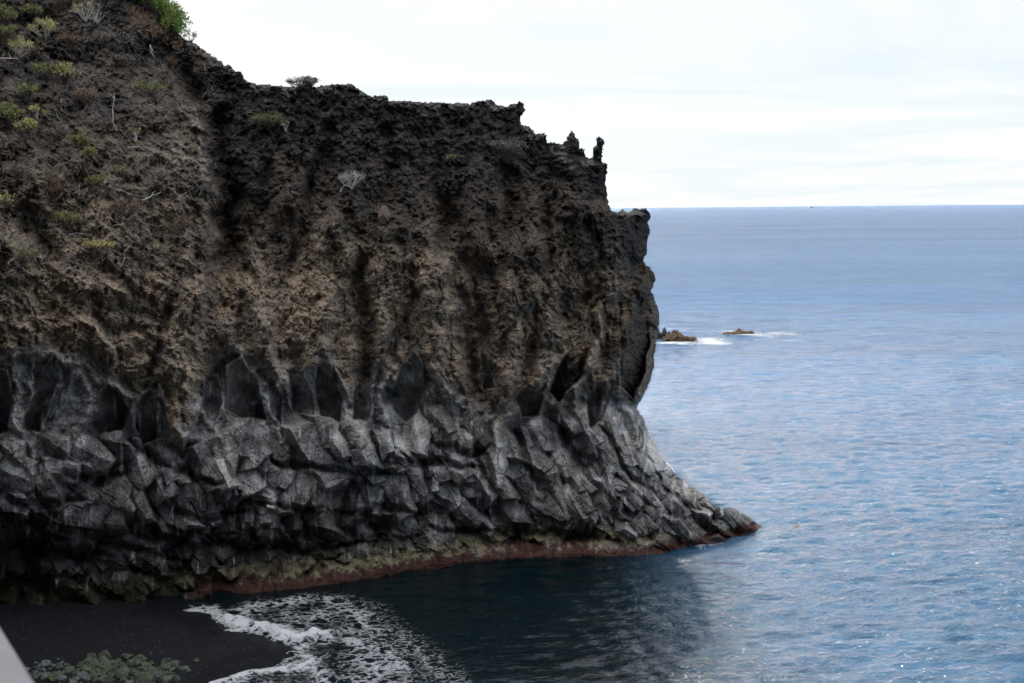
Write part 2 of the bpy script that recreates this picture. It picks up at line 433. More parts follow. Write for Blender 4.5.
    base = d.copy(); top = np.full(X.shape, -1e9); btint = np.ones(X.shape)
    JX = X + 1.5 * gn(u * 1.1, w * 1.1, 51) + .35 * gn(u * 5, w * 5, 53); JY = Y + 1.5 * gn(u * 1.1, w * 1.1, 52) + .35 * gn(u * 5, w * 5, 54)
    for bi in order:
        x, y, la, wa, th, h, sd = blocks[bi]
        r2 = np.random.RandomState(sd)
        R = max(la, wa) * 1.1 + 8
        i0, i1 = np.searchsorted(ys, [y - R, y + R]); j0, j1 = np.searchsorted(xs, [x - R, x + R])
        if i1 <= i0 or j1 <= j0: continue
        dx = (JX[i0:i1, j0:j1] - x); dy = (JY[i0:i1, j0:j1] - y)
        a = (dx * math.sin(th) + dy * math.cos(th)) / 15; b = (dx * math.cos(th) - dy * math.sin(th)) / 15
        A, Bw = la / 30, wa / 30           # half sizes in metres
        bx = base[min(max(np.searchsorted(ys, y), 0), len(ys) - 1), min(max(np.searchsorted(xs, x), 0), len(xs) - 1)]
        ta = r2.uniform(.05, .65); tb = r2.normal() * .5
        h *= 1.35 if y < 520 or x > 300 else 1.0; v = bx + h * .55 + ta * a + tb * b       # main outward face, leans out downwards
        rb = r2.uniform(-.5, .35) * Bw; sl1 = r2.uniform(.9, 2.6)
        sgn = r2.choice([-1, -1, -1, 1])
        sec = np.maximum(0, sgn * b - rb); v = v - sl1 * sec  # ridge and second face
        if r2.rand() < .6:
            ra = r2.uniform(-.6, .2) * A; v = v - r2.uniform(.5, 1.6) * np.maximum(0, -a + ra)   # sloping shoulder
        angs = [r2.normal() * .25, math.pi / 2 + r2.normal() * .16, math.pi + r2.normal() * .3, -math.pi / 2 + r2.normal() * .16, r2.uniform(0, 6.28)]
        if la < 1.4 * wa: angs = [q * math.pi / 3 + r2.normal() * .25 for q in range(6)]
        for ang in angs:
            ca, cb = math.cos(ang), math.sin(ang)
            lim = 1 / math.sqrt((ca / A) ** 2 + (cb / Bw) ** 2) * r2.uniform(.75, 1.0)
            low = ca > .3
            s = r2.uniform(8, 14) if low else r2.uniform(3, 8)
            v = np.minimum(v, bx + h * .55 + .2 - s * (ca * a + cb * b - lim) )
        cur = top[i0:i1, j0:j1]
        m = v > cur
        top[i0:i1, j0:j1] = np.where(m, v, cur)
        btint[i0:i1, j0:j1] = np.where(m, r2.uniform(.55, 1.4) * np.where(sec > 0, r2.uniform(.6, 1.0), 1.0), btint[i0:i1, j0:j1])  # second faces tinted darker: side shading put into the colour
    inb = sst(2, 14, Y - B) * (1 - .9 * smooth)
    wlb = np.broadcast_to(wl, X.shape)
    inb = inb * mix(sst(4, 12, wlb - Y + 6), sst(9, 17, wlb - Y + 4 * gn(u * .8, w * .2, 62)), sst(215, 260, X) * (1 - sst(640, 680, X)))
    db = np.maximum(d - 1.3, np.maximum(top, d - 1.3))
    fit = np.where(top > d - 1.3, top, d - 1.3 + .25 * fbm(u * 2, w * 2, 3, 61))
    d = mix(d, fit, inb)
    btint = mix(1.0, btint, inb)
    for pts, wd, h in [
        ([(262,458),(300,466),(352,474),(400,470)], 3.4, -1.6), ([(170,470),(200,482),(222,480)], 3.4, -1.4),
        ([(168,508),(205,520),(250,512)], 3, -1.3), ([(240,498),(280,506),(330,512),(380,508),(440,512)], 2.6, -1.0),
        ([(60,470),(100,478),(130,474)], 3, -1.2), ([(0,495),(40,505),(90,500)], 3.2, -1.3), ([(90,540),(140,548),(180,560)], 3.4, -1.5),
        ([(430,446),(470,452),(490,446)], 3.5, -1.5), ([(388,462),(440,462),(480,470)], 3, -1.3), ([(505,420),(520,450),(545,490)], 3.4, -1.6),
        ([(470,440),(482,470),(500,500)], 3, -1.3), ([(560,420),(575,455),(600,490)], 3, -1.3), ([(600,420),(615,455),(640,490)], 2.6, -1.1),
        ([(200,536),(260,545),(330,548),(380,540)], 3.2, -1.4), ([(420,528),(500,532),(580,534)], 3, -1.2), ([(0,540),(50,552),(100,556)], 5, -2.0),
        ([(120,440),(150,452),(170,470)], 3, -1.2), ([(640,450),(660,485),(690,510)], 2.2, -.8),
    ]: line(pts, wd, h)
    # --- natural roughness
    blk = sst(-45, 120, np.interp(xs, [-60,0,90,140,200,215,232,300,360,420,500,560,600,640,660], [150,140,120,110,120,190,225,190,215,215,205,210,240,262,275])[None, :] + 42 * fbm(u * .5, w * .4, 5, 71) - Y + 22)
    tuffm = (1 - isb)
    und = fbm(u * .33, w * .22, 4, 101)
    but = fbm(u * .36 + .45 * gn(u * .1, w * .16, 103) , w * .085, 2, 102)
    d += (3.0 * np.abs(but) ** .8 * np.sign(but)) * (1 - isb) * sst(130, 230, Y) * (1 - .6 * (1 - sst(185, 235, X)))
    d += .95 * und * (1 - .75 * isb)
    wu = u + .28 * fbm(u * .6, w * .6, 3, 104); ww = w + .28 * fbm(u * .6, w * .6, 3, 105)
    bil = np.abs(gn(wu * .62, ww * .34, 106)) * 1.7 + np.abs(gn(wu * 1.4 + 5, ww * 1.0, 107)) * .62 + np.abs(gn(wu * 2.9, ww * 2.3, 108)) * .26 + .20 * fbm(u * 3.6, w * 3.2, 4, 110, .62)
    d += (bil - .55) * tuffm * (1 - .35 * blk)
    pit = np.clip(gn(wu * 1.9, ww * 1.9, 109) - .42, 0, 1); d -= 1.6 * pit * tuffm * (1 - .5 * blk)
    # stretched downslope runnels on the left spur
    sl = (1 - sst(190, 225, X)) * (1 - isb) * sst(90, 160, Y)
    ru = (u * .5 - w * .86); rv = (u * .86 + w * .5)
    d += .45 * fbm(ru * 1.3, rv * .32, 4, 115) * sl
    f1, f2, idc = worley(u * 1.35 + .4 * gn(u * 2, w * 2, 3), w * 1.35, 121)
    g1, g2, idg = worley(u * 2.9 + .3 * gn(u * 5, w * 5, 4), w * 2.9, 122)
    h1, h2, idh = worley(u * 6.3, w * 6.3, 123)
    clk = (.75 - f1) * .55 + (.7 - g1) * .34 + (.7 - h1) * .17 + .25 * (idc - .5)
    d += 1.35 * clk * blk * tuffm
    d += ((.7 - g1) * .17 * (.4 + .9 * sst(-.3, .5, und)) + (.7 - h1) * .15 + .09 * gn(u * 9, w * 9, 130)) * tuffm * (1 - blk) + (.09 * gn(u * 11, w * 11, 133)) * tuffm
    d += (.26 * fbm(u * 1.2, w * .8, 5, 131, .56) - .35 * np.clip(ridged(u * .8, w * .45, 4, 132) - .55, 0, 1) * 2) * tuffm
    frac = ridged(u * 1.1 + .3 * w, w * .6 - .2 * u, 4, 141)
    rb_ = isb * (1 - .8 * smooth)
    d += (-.25 * np.clip(frac - .62, 0, 1) * 2 + .055 * fbm(u * 2.0, w * 2.0, 5, 142, .6) + .03 * gn(u * 8, w * 7, 143)) * rb_
    d += .05 * fbm(u * 3, w * 1.2, 3, 144) * smooth
    j1, j2, jd = worley(u * .95 + .25 * gn(u * 1.5, w * 1.5, 145), w * .62 - u * .25, 146)
    d += (-.16 * (1 - sst(.0, .06, j2 - j1)) * sst(-.1, .3, gn(u * .7, w * .7, 147)) + .13 * (jd - .5)) * rb_ * isb * sst(16, 24, wlb - Y)
    # --- rounding away at the silhouette
    d -= 1.0 * (1 - np.sqrt(np.clip(1 - (1 - np.clip(dist / 9, 0, 1)) ** 2, 0, 1)))
    rx = np.interp(ys, [150, 165, 200, 215, 262, 320, 400, 440, 480, 525], [560, 607, 609, 650, 646, 660, 641, 650, 684, 760])[:, None]
    ed = np.clip((rx - X) / 46, 0, 1)
    d -= 5.5 * (1 - ed) ** 2.2 * sst(120, 220, Y) * (1 - sst(470, 520, Y))
    Yd = Yf - d
    V = at_y(X.ravel(), Y.ravel(), Yd.ravel())
    Z = V[:, 2].reshape(X.shape)
    # ledge washed by the tide: colours by height above the sea
    # --- colours (albedo, shade painted in at hollows, block sides and foot)
    def C(r, g, b): return np.array([r, g, b])
    n1 = fbm(u * .5, w * .5, 5, 201); n2 = fbm(u * 2.2, w * 2.2, 4, 202); n3 = fbm(u * .9, w * .35, 4, 203)
    tan = C(.44, .343, .245); gry = C(.255, .215, .18); org = C(.38, .25, .15)
    warm = np.clip(.45 + .55 * n1 + .35 * n3, 0, 1)[..., None]
    tu = mix(gry, tan, warm)
    tu = mix(tu, org, (np.clip(n3 - .25, 0, 1) * .7 * sst(180, 300, Y))[..., None])
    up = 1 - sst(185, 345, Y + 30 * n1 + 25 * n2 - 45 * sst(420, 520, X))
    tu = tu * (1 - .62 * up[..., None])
    for ex, ey, rx_, ry_, am in [(60,240,80,45,.45),(100,190,60,40,.35),(165,150,40,50,.2),(40,305,60,26,.7),(165,230,40,60,.4),(180,370,22,75,.8),(320,290,36,62,.75),(255,290,26,50,.4),(385,300,18,60,.5),(440,330,30,60,.45),(510,330,26,50,.25),(110,340,50,26,.6),(40,335,40,20,.7),(290,320,16,40,.5),(620,270,16,50,.35),(420,275,12,30,.5),(590,300,14,30,.4)]:
        k = np.exp(-(((X - ex) / rx_) ** 2 + ((Y - ey) / ry_) ** 2) * 1.4) * np.clip(.75 + .9 * n2 + .6 * n1, 0, 1.3)
        tu = mix(tu, C(.52, .41, .285), np.clip(k * am, 0, .9)[..., None])
    bk = mix(C(.016, .0155, .018), C(.105, .089, .081), np.clip(.4 + n2 * .6, 0, 1)[..., None])
    # brown earth between the clinker
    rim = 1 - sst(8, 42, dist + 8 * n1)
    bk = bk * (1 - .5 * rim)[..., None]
    bkf = np.clip(blk * (1.15 + .5 * n2 - .0), 0, 1)
    spur = (1 - sst(195, 225, X)) * (1 - sst(150, 250, Y))
    bkf = bkf * (1 - .6 * spur * sst(-.5, .4, n1))
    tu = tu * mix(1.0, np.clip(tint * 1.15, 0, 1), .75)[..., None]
    prow = sst(575, 640, X) * sst(200, 250, Y) * .45
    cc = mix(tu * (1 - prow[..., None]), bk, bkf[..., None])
    ba = mix(C(.105, .101, .101), C(.34, .325, .315), np.clip(.4 + .9 * fbm(u * .7, w * .7, 5, 211), 0, 1)[..., None])
    ba = mix(ba, C(.25, .22, .19), (np.clip(.1 + .8 * fbm(u * .3, w * .3, 3, 212), 0, .7))[..., None])
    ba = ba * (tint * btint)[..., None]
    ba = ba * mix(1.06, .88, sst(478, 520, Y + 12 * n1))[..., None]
    dark = np.maximum(sst(495, 555, Y + 16 * n1) * (1 - sst(560, 660, X)), sst(480, 550, Y + 20 * n1) * (1 - sst(110, 190, X))); ba = ba * (1 - .64 * dark[..., None]) * (1 - .28 * (sst(590, 650, X) * sst(430, 480, Y))[..., None])   # overhang and cave shade painted into the low rock; toe darker too
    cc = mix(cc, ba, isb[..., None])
    pn = np.clip(pale * (.8 + .8 * fbm(u * 3, w * 1.2, 4, 221)), 0, 1)
    streak = np.clip(fbm(u * 3.2 + w * .6, w * .45, 4, 222) - .15, 0, 1) * 1.2 * isb * sst(600, 635, X) * (1 - sst(470, 500, Y)) * .6
    st2 = np.clip(fbm(u * 2.4, w * .5, 4, 223) - .42, 0, 1) * isb
    pn = np.clip(pn + streak + st2, 0, .9)
    cc = mix(cc, C(.55, .54, .53), pn[..., None])
    mossy = np.clip(fbm(u * 1.4, w * 1.4, 4, 224) - .35, 0, 1) * isb * .6
    cc = mix(cc, C(.11, .10, .045), mossy[..., None])
    zn = Z + .35 * n2 + .2 * gn(u * 6, w * 6, 231)
    on = sst(150, 215, X)
    ol = sst(.5, .95, zn) * (1 - sst(1.1, 1.7, zn)) * (.4 + .6 * on)
    cc = mix(cc, mix(C(.028, .031, .013), C(.16, .14, .082), on[..., None]), np.clip(ol * .9 * (1 - .75 * sst(620, 680, X)), 0, 1)[..., None])
    rd = (1 - sst(.45, .9, zn)) * on
    cc = mix(cc, C(.050, .020, .014), (rd * .88)[..., None])
    gl = (1 - sst(.9, 1.7, zn)) * (1 - on)
    cc = mix(cc, C(.020, .022, .008), (gl * .9)[..., None])
    global cliff_lookup
    def cliff_lookup(px, py, off=0.0):
        i = int(np.searchsorted(ys, py)); j = int(np.searchsorted(xs, px))
        return at_y(px, py, Yd[i, j] - off)
    # --- faces and skirt
    Q = inside[:-1, :-1] & inside[1:, :-1] & inside[:-1, 1:] & inside[1:, 1:]
    ny, nx = X.shape
    idx = np.arange(ny * nx).reshape(ny, nx)
    ii, jj = np.nonzero(Q)
    Fq = np.stack([idx[ii, jj], idx[ii + 1, jj], idx[ii + 1, jj + 1], idx[ii, jj + 1]], 1)
    Qp = np.pad(Q, 1)
    hor = Qp[:-1, 1:-1] != Qp[1:, 1:-1]       # edge (i,j)-(i,j+1)
    ver = Qp[1:-1, :-1] != Qp[1:-1, 1:]
    hi_, hj = np.nonzero(hor); vi, vj = np.nonzero(ver)
    E = np.concatenate([np.stack([idx[hi_, hj], idx[hi_, hj + 1]], 1), np.stack([idx[vi, vj], idx[vi + 1, vj]], 1)])
    bv, inv = np.unique(E, return_inverse=True); Ei = inv.reshape(E.shape)
    bp = V[bv]; z = bp[:, 2]
    def box(a, r):
        for ax in (0, 1):
            c = np.cumsum(np.pad(a, [(r + 1, r) if q == ax else (0, 0) for q in (0, 1)], mode='edge'), axis=ax)
            a = (np.take(c, np.arange(2 * r + 1, c.shape[ax]), ax) - np.take(c, np.arange(0, c.shape[ax] - 2 * r - 1), ax)) / (2 * r + 1)
        return a
    def inward(r):
        b_ = box(box(inside.astype(float), r), r); gy_, gx_ = np.gradient(b_)
        g = np.stack([gx_.ravel()[bv], 0 * z, -gy_.ravel()[bv]], 1)
        return g / (np.linalg.norm(g, axis=1)[:, None] + 1e-9)
    ns = inward(5); nl = inward(34)
    nl[:, 0] *= np.where(z > 26, .15, 1)
    lowf = 1 - sst(13, 17, z)
    back = np.stack([np.full(len(bv), -.42), np.ones(len(bv)), -.85 * lowf - .10], 1)
    cols = cc.reshape(-1, 3)
    offs = [.2, .5, .9, 1.5, 2.4, 4, 7, 14, 28, 60]
    smr = np.clip(isb, 0, 1).ravel(); VV = [V]; CL = [cols]; SMs = [smr]; prev = bv.copy(); nb = len(V); FF = [Fq]
    for k, o in enumerate(offs):
        p = bp + back * o * np.array([min(1, .3 + o * .1), 1, 1]) + ns * .32 * (1 - math.exp(-o / .45)) + nl * min(max(0, o - .5) * 1.1, 2.6)
        rr = .10 * o ** .6
        p = p + rr * np.stack([gn(p[:, 1] * .9, p[:, 2] * .9, 300 + k), 0 * z, -.25 - .9 * np.abs(gn(p[:, 0] * .9, p[:, 1] * .9, 310 + k))], 1)
        new = nb + np.arange(len(bv)); nb += len(bv)
        VV.append(p); CL.append(cols[bv]); SMs.append(smr[bv])
        pm = prev
        FF.append(np.stack([pm[Ei[:, 0]], pm[Ei[:, 1]], new[Ei[:, 1]], new[Ei[:, 0]]], 1))
        prev = new
    V = np.concatenate(VV); CLR = np.concatenate(CL); Fq = np.concatenate(FF)
    used = np.zeros(len(V), bool); used[Fq.ravel()] = True
    rm = np.cumsum(used) - 1
    V = V[used]; CLR = CLR[used]; SM = np.concatenate(SMs)[used]; Fq = rm[Fq]
    o = np_mesh('sea_cliff', V, Fq, ROCK, color=CLR, extra={'smoothrock': SM})
    tag(o, 'tall dark volcanic sea cliff with black clinker rim, brown tuff face and grey basalt blocks', 'cliff', kind='structure')
    return o
cliff()

# ------------------------------------------------------------------ SEA
SHORE = [(-500,560),(-200,575),(0,588),(100,590),(176,594),(190,607),(225,618),(258,632),(285,640),(300,648),(296,658),(270,668),(240,675),(215,690),(190,730)]
shore_w = np.array([at_z(a, b, 0.0)[:2] for a, b in SHORE])
def shore_sd(x, y):
    """signed distance to the shoreline, positive on the beach side (towards -x)"""
    best = np.full(x.shape, 1e9); sg = np.ones(x.shape)
    for i in range(len(shore_w) - 1):
        a = shore_w[i]; b = shore_w[i + 1]; dx, dy = b - a
        t = np.clip(((x - a[0]) * dx + (y - a[1]) * dy) / (dx * dx + dy * dy), 0, 1)
        q = np.hypot(x - a[0] - t * dx, y - a[1] - t * dy)
        cr = dx * (y - a[1]) - dy * (x - a[0])
        m = q < best - 1e-9; best = np.where(m, q, best); sg = np.where(m, -np.sign(cr), sg)
    return best * sg

def polyline_dist(px, py, pts):
    dd = np.full(px.shape, 1e9)
    for i in range(len(pts) - 1):
        x0, y0 = pts[i]; x1, y1 = pts[i + 1]; dx, dy = x1 - x0, y1 - y0
        t = np.clip(((px - x0) * dx + (py - y0) * dy) / (dx * dx + dy * dy), 0, 1)
        dd = np.minimum(dd, np.hypot(px - x0 - t * dx, py - y0 - t * dy))
    return dd
def world_line(pts):
    return [tuple(at_z(a, b, 0.0)[:2]) for a, b in pts]

def sea_material():
    m, nt, b = new_mat('sea_water')
    geo = N(nt, 'ShaderNodeNewGeometry').outputs['Position']
    foam = N(nt, 'ShaderNodeAttribute', attribute_name='foam').outputs['Fac']
    cov = N(nt, 'ShaderNodeAttribute', attribute_name='cove_shade').outputs['Fac']
    mp = N(nt, 'ShaderNodeMapping'); nt.links.new(geo, mp.inputs['Vector']); mp.inputs['Rotation'].default_value = (0, 0, math.radians(-14)); mp.inputs['Scale'].default_value = (.62, 1.0, 1)
    g = mp.outputs[0]
    n1 = noise(nt, g, .55, 3, .55, .3); n2 = noise(nt, g, 2.4, 3, .55, .2); n3 = noise(nt, g, 7.0, 3, .6)
    patch = noise(nt, g, .006, 4, .6, 1.0)
    mp2 = N(nt, 'ShaderNodeMapping'); nt.links.new(geo, mp2.inputs['Vector']); mp2.inputs['Scale'].default_value = (.0022, .0075, 1)
    slick = noise(nt, mp2.outputs[0], 1.0, 2, .5, .8)
    rough_amt = mathn(nt, 'MULTIPLY', mapr(nt, patch, .3, .7, .75, 1.2), mapr(nt, slick, .35, .65, .82, 1.18))
    cd = N(nt, 'ShaderNodeCameraData')
    h = mathn(nt, 'ADD', mathn(nt, 'MULTIPLY', n1, .62), mathn(nt, 'ADD', mathn(nt, 'MULTIPLY', n2, .36), mathn(nt, 'MULTIPLY', n3, .16)))
    h = mathn(nt, 'MULTIPLY', mathn(nt, 'MULTIPLY', h, rough_amt), mapr(nt, cov, .75, 1, 1, .28))
    # foam lace
    vo = N(nt, 'ShaderNodeTexVoronoi', feature='DISTANCE_TO_EDGE'); vo.inputs['Scale'].default_value = 1.25
    wv = N(nt, 'ShaderNodeMapping'); nt.links.new(geo, wv.inputs['Vector']); wv.inputs['Scale'].default_value = (1.0, .75, 1)
    dn = N(nt, 'ShaderNodeTexNoise'); dn.inputs['Scale'].default_value = 1.6; dn.inputs['Detail'].default_value = 4; nt.links.new(geo, dn.inputs['Vector'])
    wmix = N(nt, 'ShaderNodeMix', data_type='VECTOR'); wmix.inputs[0].default_value = .45
    nt.links.new(wv.outputs[0], wmix.inputs[4]); 
    sc = N(nt, 'ShaderNodeVectorMath', operation='SCALE'); nt.links.new(dn.outputs['Color'], sc.inputs[0]); sc.inputs['Scale'].default_value = 1.6
    ad = N(nt, 'ShaderNodeVectorMath', operation='ADD'); nt.links.new(wv.outputs[0], ad.inputs[0]); nt.links.new(sc.outputs[0], ad.inputs[1])
    nt.links.new(ad.outputs[0], vo.inputs['Vector'])
    fn = noise(nt, geo, 3.5, 5, .65)
    lace = mathn(nt, 'SUBTRACT', mathn(nt, 'ADD', foam, mathn(nt, 'MULTIPLY', mathn(nt, 'SUBTRACT', fn, .5), .9)), mathn(nt, 'MULTIPLY', vo.outputs['Distance'], 2.9))
    fm = mapr(nt, lace, -.02, .62, 0, 1)
    fm = mathn(nt, 'MULTIPLY', fm, mapr(nt, foam, .02, .12, 0, 1))
    deep = mixc(nt, cov, (.013, .080, .160), (.0004, .006, .008))  # cliff's shade and reflection painted into the cove water colour
    gp = N(nt, 'ShaderNodeSeparateXYZ'); nt.links.new(geo, gp.inputs[0])
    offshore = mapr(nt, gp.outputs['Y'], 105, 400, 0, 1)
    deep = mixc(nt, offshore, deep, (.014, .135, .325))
    nt.links.new(mapr(nt, offshore, 0, 1, .44, .10), b.inputs['Specular IOR Level'])
    m3 = N(nt, 'ShaderNodeMapping'); nt.links.new(geo, m3.inputs['Vector']); m3.inputs['Scale'].default_value = (.008, .035, 1)
    m4 = N(nt, 'ShaderNodeMapping'); nt.links.new(geo, m4.inputs['Vector']); m4.inputs['Scale'].default_value = (.10, .26, 1)
    cur = mathn(nt, 'MULTIPLY', mapr(nt, noise(nt, m3.outputs[0], 1.0, 7, .7, .8), .35, .65, .80, 1.12), mapr(nt, noise(nt, m4.outputs[0], 1.0, 4, .7, .3), .35, .65, .86, 1.14))
    deep = mixc(nt, 1.0, deep, cur, 'MULTIPLY')
    fm = mathn(nt, 'MULTIPLY', fm, mathn(nt, 'MAXIMUM', mapr(nt, noise(nt, geo, 2.6, 5, .75), .35, .55, .45, 1.0), mapr(nt, foam, .8, 1.3, 0, 1)))
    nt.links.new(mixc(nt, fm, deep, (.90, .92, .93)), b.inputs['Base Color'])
    rg = mathn(nt, 'MULTIPLY', mathn(nt, 'ADD', mathn(nt, 'MULTIPLY', offshore, .16), .02), mapr(nt, slick, .35, .65, .9, 1.1))
    nt.links.new(mathn(nt, 'MAXIMUM', rg, mapr(nt, fm, 0, 1, 0, .75)), b.inputs['Roughness'])
    b.inputs['IOR'].default_value = 1.333
    far_h = mathn(nt, 'ADD', mathn(nt, 'MULTIPLY', noise(nt, g, .045, 8, .75, .4), mapr(nt, gp.outputs['Y'], 400, 1600, 0, 1.0)), mathn(nt, 'MULTIPLY', noise(nt, g, .22, 5, .7, .3), mapr(nt, gp.outputs['Y'], 150, 450, 0, .42)))
    p = bump(nt, h, 1.0, .8, None)
    p = bump(nt, far_h, 1.0, 16.0, None, p)
    bump(nt, mathn(nt, 'MULTIPLY', fm, noise(nt, geo, 7.0, 4, .7)), 1.0, .5, b, p)
    # remove the unused mix
    nt.nodes.remove(wmix)
    return m
SEA = sea_material()

def sea():
    # fan of rings around the viewpoint's foot: fine near, coarse to the horizon
    r = [14.0]
    while r[-1] < 46: r.append(r[-1] * 1.03)
    while r[-1] < 420: r.append(r[-1] * 1.0030)
    while r[-1] < 1100: r.append(r[-1] * 1.0042)
    while r[-1] < 45000: r.append(r[-1] * 1.03)
    r = np.array(r)
    th = np.radians(np.concatenate([np.arange(-62, -24, .6), np.arange(-24, 26, .055), np.arange(26, 75, .6)]))
    T, Rr = np.meshgrid(th, r)
    x = Rr * np.sin(T); y = Rr * np.cos(T); z = np.zeros_like(x)
    rs = np.random.RandomState(5)
    inner = 1 - sst(450, 1080, Rr)
    sd = shore_sd(x, y)
    px, py = project(np.stack([x, y, z], -1))
    calm = sst(0, 14, -sd)
    shel = 1 - .72 * (1 - sst(-5, 10, x)) * (1 - sst(85, 125, y))
    gx, gy = x.copy(), y.copy()
    # choppy sea as a sum of many directional waves
    for k in range(54):
        L = 10 ** rs.uniform(math.log10(.75), math.log10(4.2))
        if k >= 46: L = rs.uniform(9, 24)
        kk = 2 * math.pi / L
        a = math.radians(rs.normal(-105, 34))
        A = (.0112 * L ** .7 / (1.0 + (L / 4) ** 3) if k < 46 else .0010 * L) * rs.uniform(.6, 1.2)
        ph = kk * (x * math.cos(a) + y * math.sin(a)) + rs.uniform(0, 6.28) + 1.3 * gn(x * .03, y * .03, 400 + k % 5)
        fade = 1 - (sst(60 * L, 130 * L, Rr) if k < 46 else sst(28 * L, 44 * L, Rr))
        gust = 1 + .35 * gn(x * .02 + k, y * .02, 405)
        z += A * np.sin(ph) * fade * gust; gx -= .7 * A * math.cos(a) * np.cos(ph) * fade * calm * inner; gy -= .7 * A * math.sin(a) * np.cos(ph) * fade * calm * inner
    z *= inner * (.12 + .88 * calm) * shel
    # breakers running on to the beach
    foam = np.zeros_like(x)
    def crest(pts, wd, hgt, fo, back):
        nonlocal z, foam
        P = world_line(pts); q = polyline_dist(x + .8 * gn(x * .5, y * .5, 411), y + .8 * gn(x * .5, y * .5, 412), P)
        k = np.exp(-(q / wd) ** 2); z = z + hgt * k * (.7 + .6 * gn(x * 1.3, y * 1.3, 413) )
        foam = np.maximum(foam, fo * np.exp(-(q / back) ** 2))
    crest([(192,609),(215,615),(238,624),(262,630)], .5, .12, 1.1, .9)
    crest([(228,622),(250,628),(275,633),(300,640),(316,636)], .9, .55, 1.6, 1.1)
    crest([(240,612),(262,606),(300,600)], .8, .1, .75, 1.2)
    crest([(212,684),(235,676),(262,672),(292,668),(310,664)], .5, .12, 1.3, .9)
    crest([(300,648),(292,657),(270,668)], .3, .05, .6, .4)
    # lacy wash: covers a patch of the cove
    rim = [(196,606),(240,600),(300,592),(350,590),(392,600),(418,620),(432,640),(455,665),(470,700),(430,760),(210,760),(215,684),(262,668),(302,650),(262,632),(225,618)]
    Pw = np.array(world_line(rim)); ins = np.zeros(x.shape, bool); bd = polyline_dist(x, y, [tuple(p) for p in Pw] + [tuple(Pw[0])])
    for i in range(len(Pw)):
        a = Pw[i]; b = Pw[(i + 1) % len(Pw)]
        if a[1] != b[1]: ins ^= ((a[1] > y) != (b[1] > y)) & (x < (b[0] - a[0]) * (y - a[1]) / (b[1] - a[1]) + a[0])
    wash = np.where(ins, sst(-.5, 4.5, bd), 0) * (.50 + .45 * fbm(x * .22, y * .22, 3, 421))
    foam = np.maximum(foam, np.clip(wash, 0, 1) * .85)
    # streaks drifting off and foam round the rocks
    crest([(300,648),(312,655),(318,668),(322,683)], .5, .06, .8, .7)
    crest([(330,600),(352,612),(372,630)], .5, .08, .7, .6); crest([(345,640),(375,648),(400,668)], .5, .08, .75, .6)
    sc = polyline_dist(px + 3 * gn(x * .4, y * .2, 431), py, [(400,640),(440,668),(470,700)])
    foam = np.maximum(foam, .34 * np.exp(-(sc / 14) ** 2))
    foam = np.where(Rr < 430, foam, 0)
    def rockfoam(p0, p1, wx, wy, f, seed):
        nonlocal foam
        P0 = at_z(*p0)[:2]; P1 = at_z(*p1)[:2]; L = P1 - P0
        t = ((x - P0[0]) * L[0] + (y - P0[1]) * L[1]) / (L @ L)
        tt = np.clip(t, 0, 1)
        q = np.hypot((x - P0[0] - tt * L[0]) / wx, (y - P0[1] - tt * L[1]) / wy)
        foam = np.maximum(foam, f * np.exp(-q * q) * (.7 + .7 * gn(x * .25, y * .12, seed)))
    rockfoam((680,341),(714,341), 2.6, 7, 2.4, 441)
    rockfoam((662,343),(690,342), 1.2, 2.5, 1.6, 444)
    rockfoam((738,333),(762,334), 2.4, 7, 1.9, 442)
    rockfoam((762,334),(792,334), 2.2, 6, .9, 445)
    rockfoam((790,527),(800,527), .5, .8, .55, 443)
    rockfoam((700,547),(752,535), .5, .6, .5, 446)
    rockfoam((430,566),(445,564), .2, .3, .5, 447)
    rockfoam((764,526),(790,525), 1.0, .5, .33, 448)
    V = np.stack([gx, gy, z], -1).reshape(-1, 3)
    ny, nx = x.shape; idx = np.arange(ny * nx).reshape(ny, nx)
    Fq = np.stack([idx[:-1, :-1].ravel(), idx[:-1, 1:].ravel(), idx[1:, 1:].ravel(), idx[1:, :-1].ravel()], 1)
    cove_shade = (1 - sst(5, 21, x)) * (1 - sst(105, 150, y))  # mask of the darkened cove, stands in for cliff shade and reflection
    o = np_mesh('sea', V, Fq, SEA, extra={'foam': foam.ravel(), 'cove_shade': cove_shade.ravel()}, smooth=True)
    tag(o, 'blue choppy sea reaching the horizon, dark teal in the cove with white wash', 'sea', kind='structure')
sea()

# ------------------------------------------------------------------ BEACH
def sand_material():
    m, nt, b = new_mat('black_sand')
    geo = N(nt, 'ShaderNodeNewGeometry').outputs['Position']
    wet = N(nt, 'ShaderNodeAttribute', attribute_name='wet').outputs['Fac']
    c = mixc(nt, noise(nt, geo, .5, 5, .6), (.004, .0045, .006), (.010, .010, .011))
    vo = N(nt, 'ShaderNodeTexVoronoi'); vo.inputs['Scale'].default_value = 4.0; nt.links.new(geo, vo.inputs['Vector'])
    pv = N(nt, 'ShaderNodeSeparateColor'); nt.links.new(vo.outputs['Color'], pv.inputs[0])
    pick = mathn(nt, 'MULTIPLY', mapr(nt, pv.outputs[0], .66, .7, 0, 1), mapr(nt, vo.outputs['Distance'], .12, .22, 1, 0))
    c = mixc(nt, mathn(nt, 'MULTIPLY', pick, .4), c, (.20, .20, .21))
    nt.links.new(c, b.inputs['Base Color']); b.inputs['Specular IOR Level'].default_value = .12
    nt.links.new(mapr(nt, wet, 0, 1, .9, .42), b.inputs['Roughness'])
    h = mathn(nt, 'ADD', noise(nt, geo, 6, 5, .7), mathn(nt, 'MULTIPLY', noise(nt, geo, 1.0, 3), 2.0))
    bump(nt, h, .6, .06, b)
    return m
SAND = sand_material()
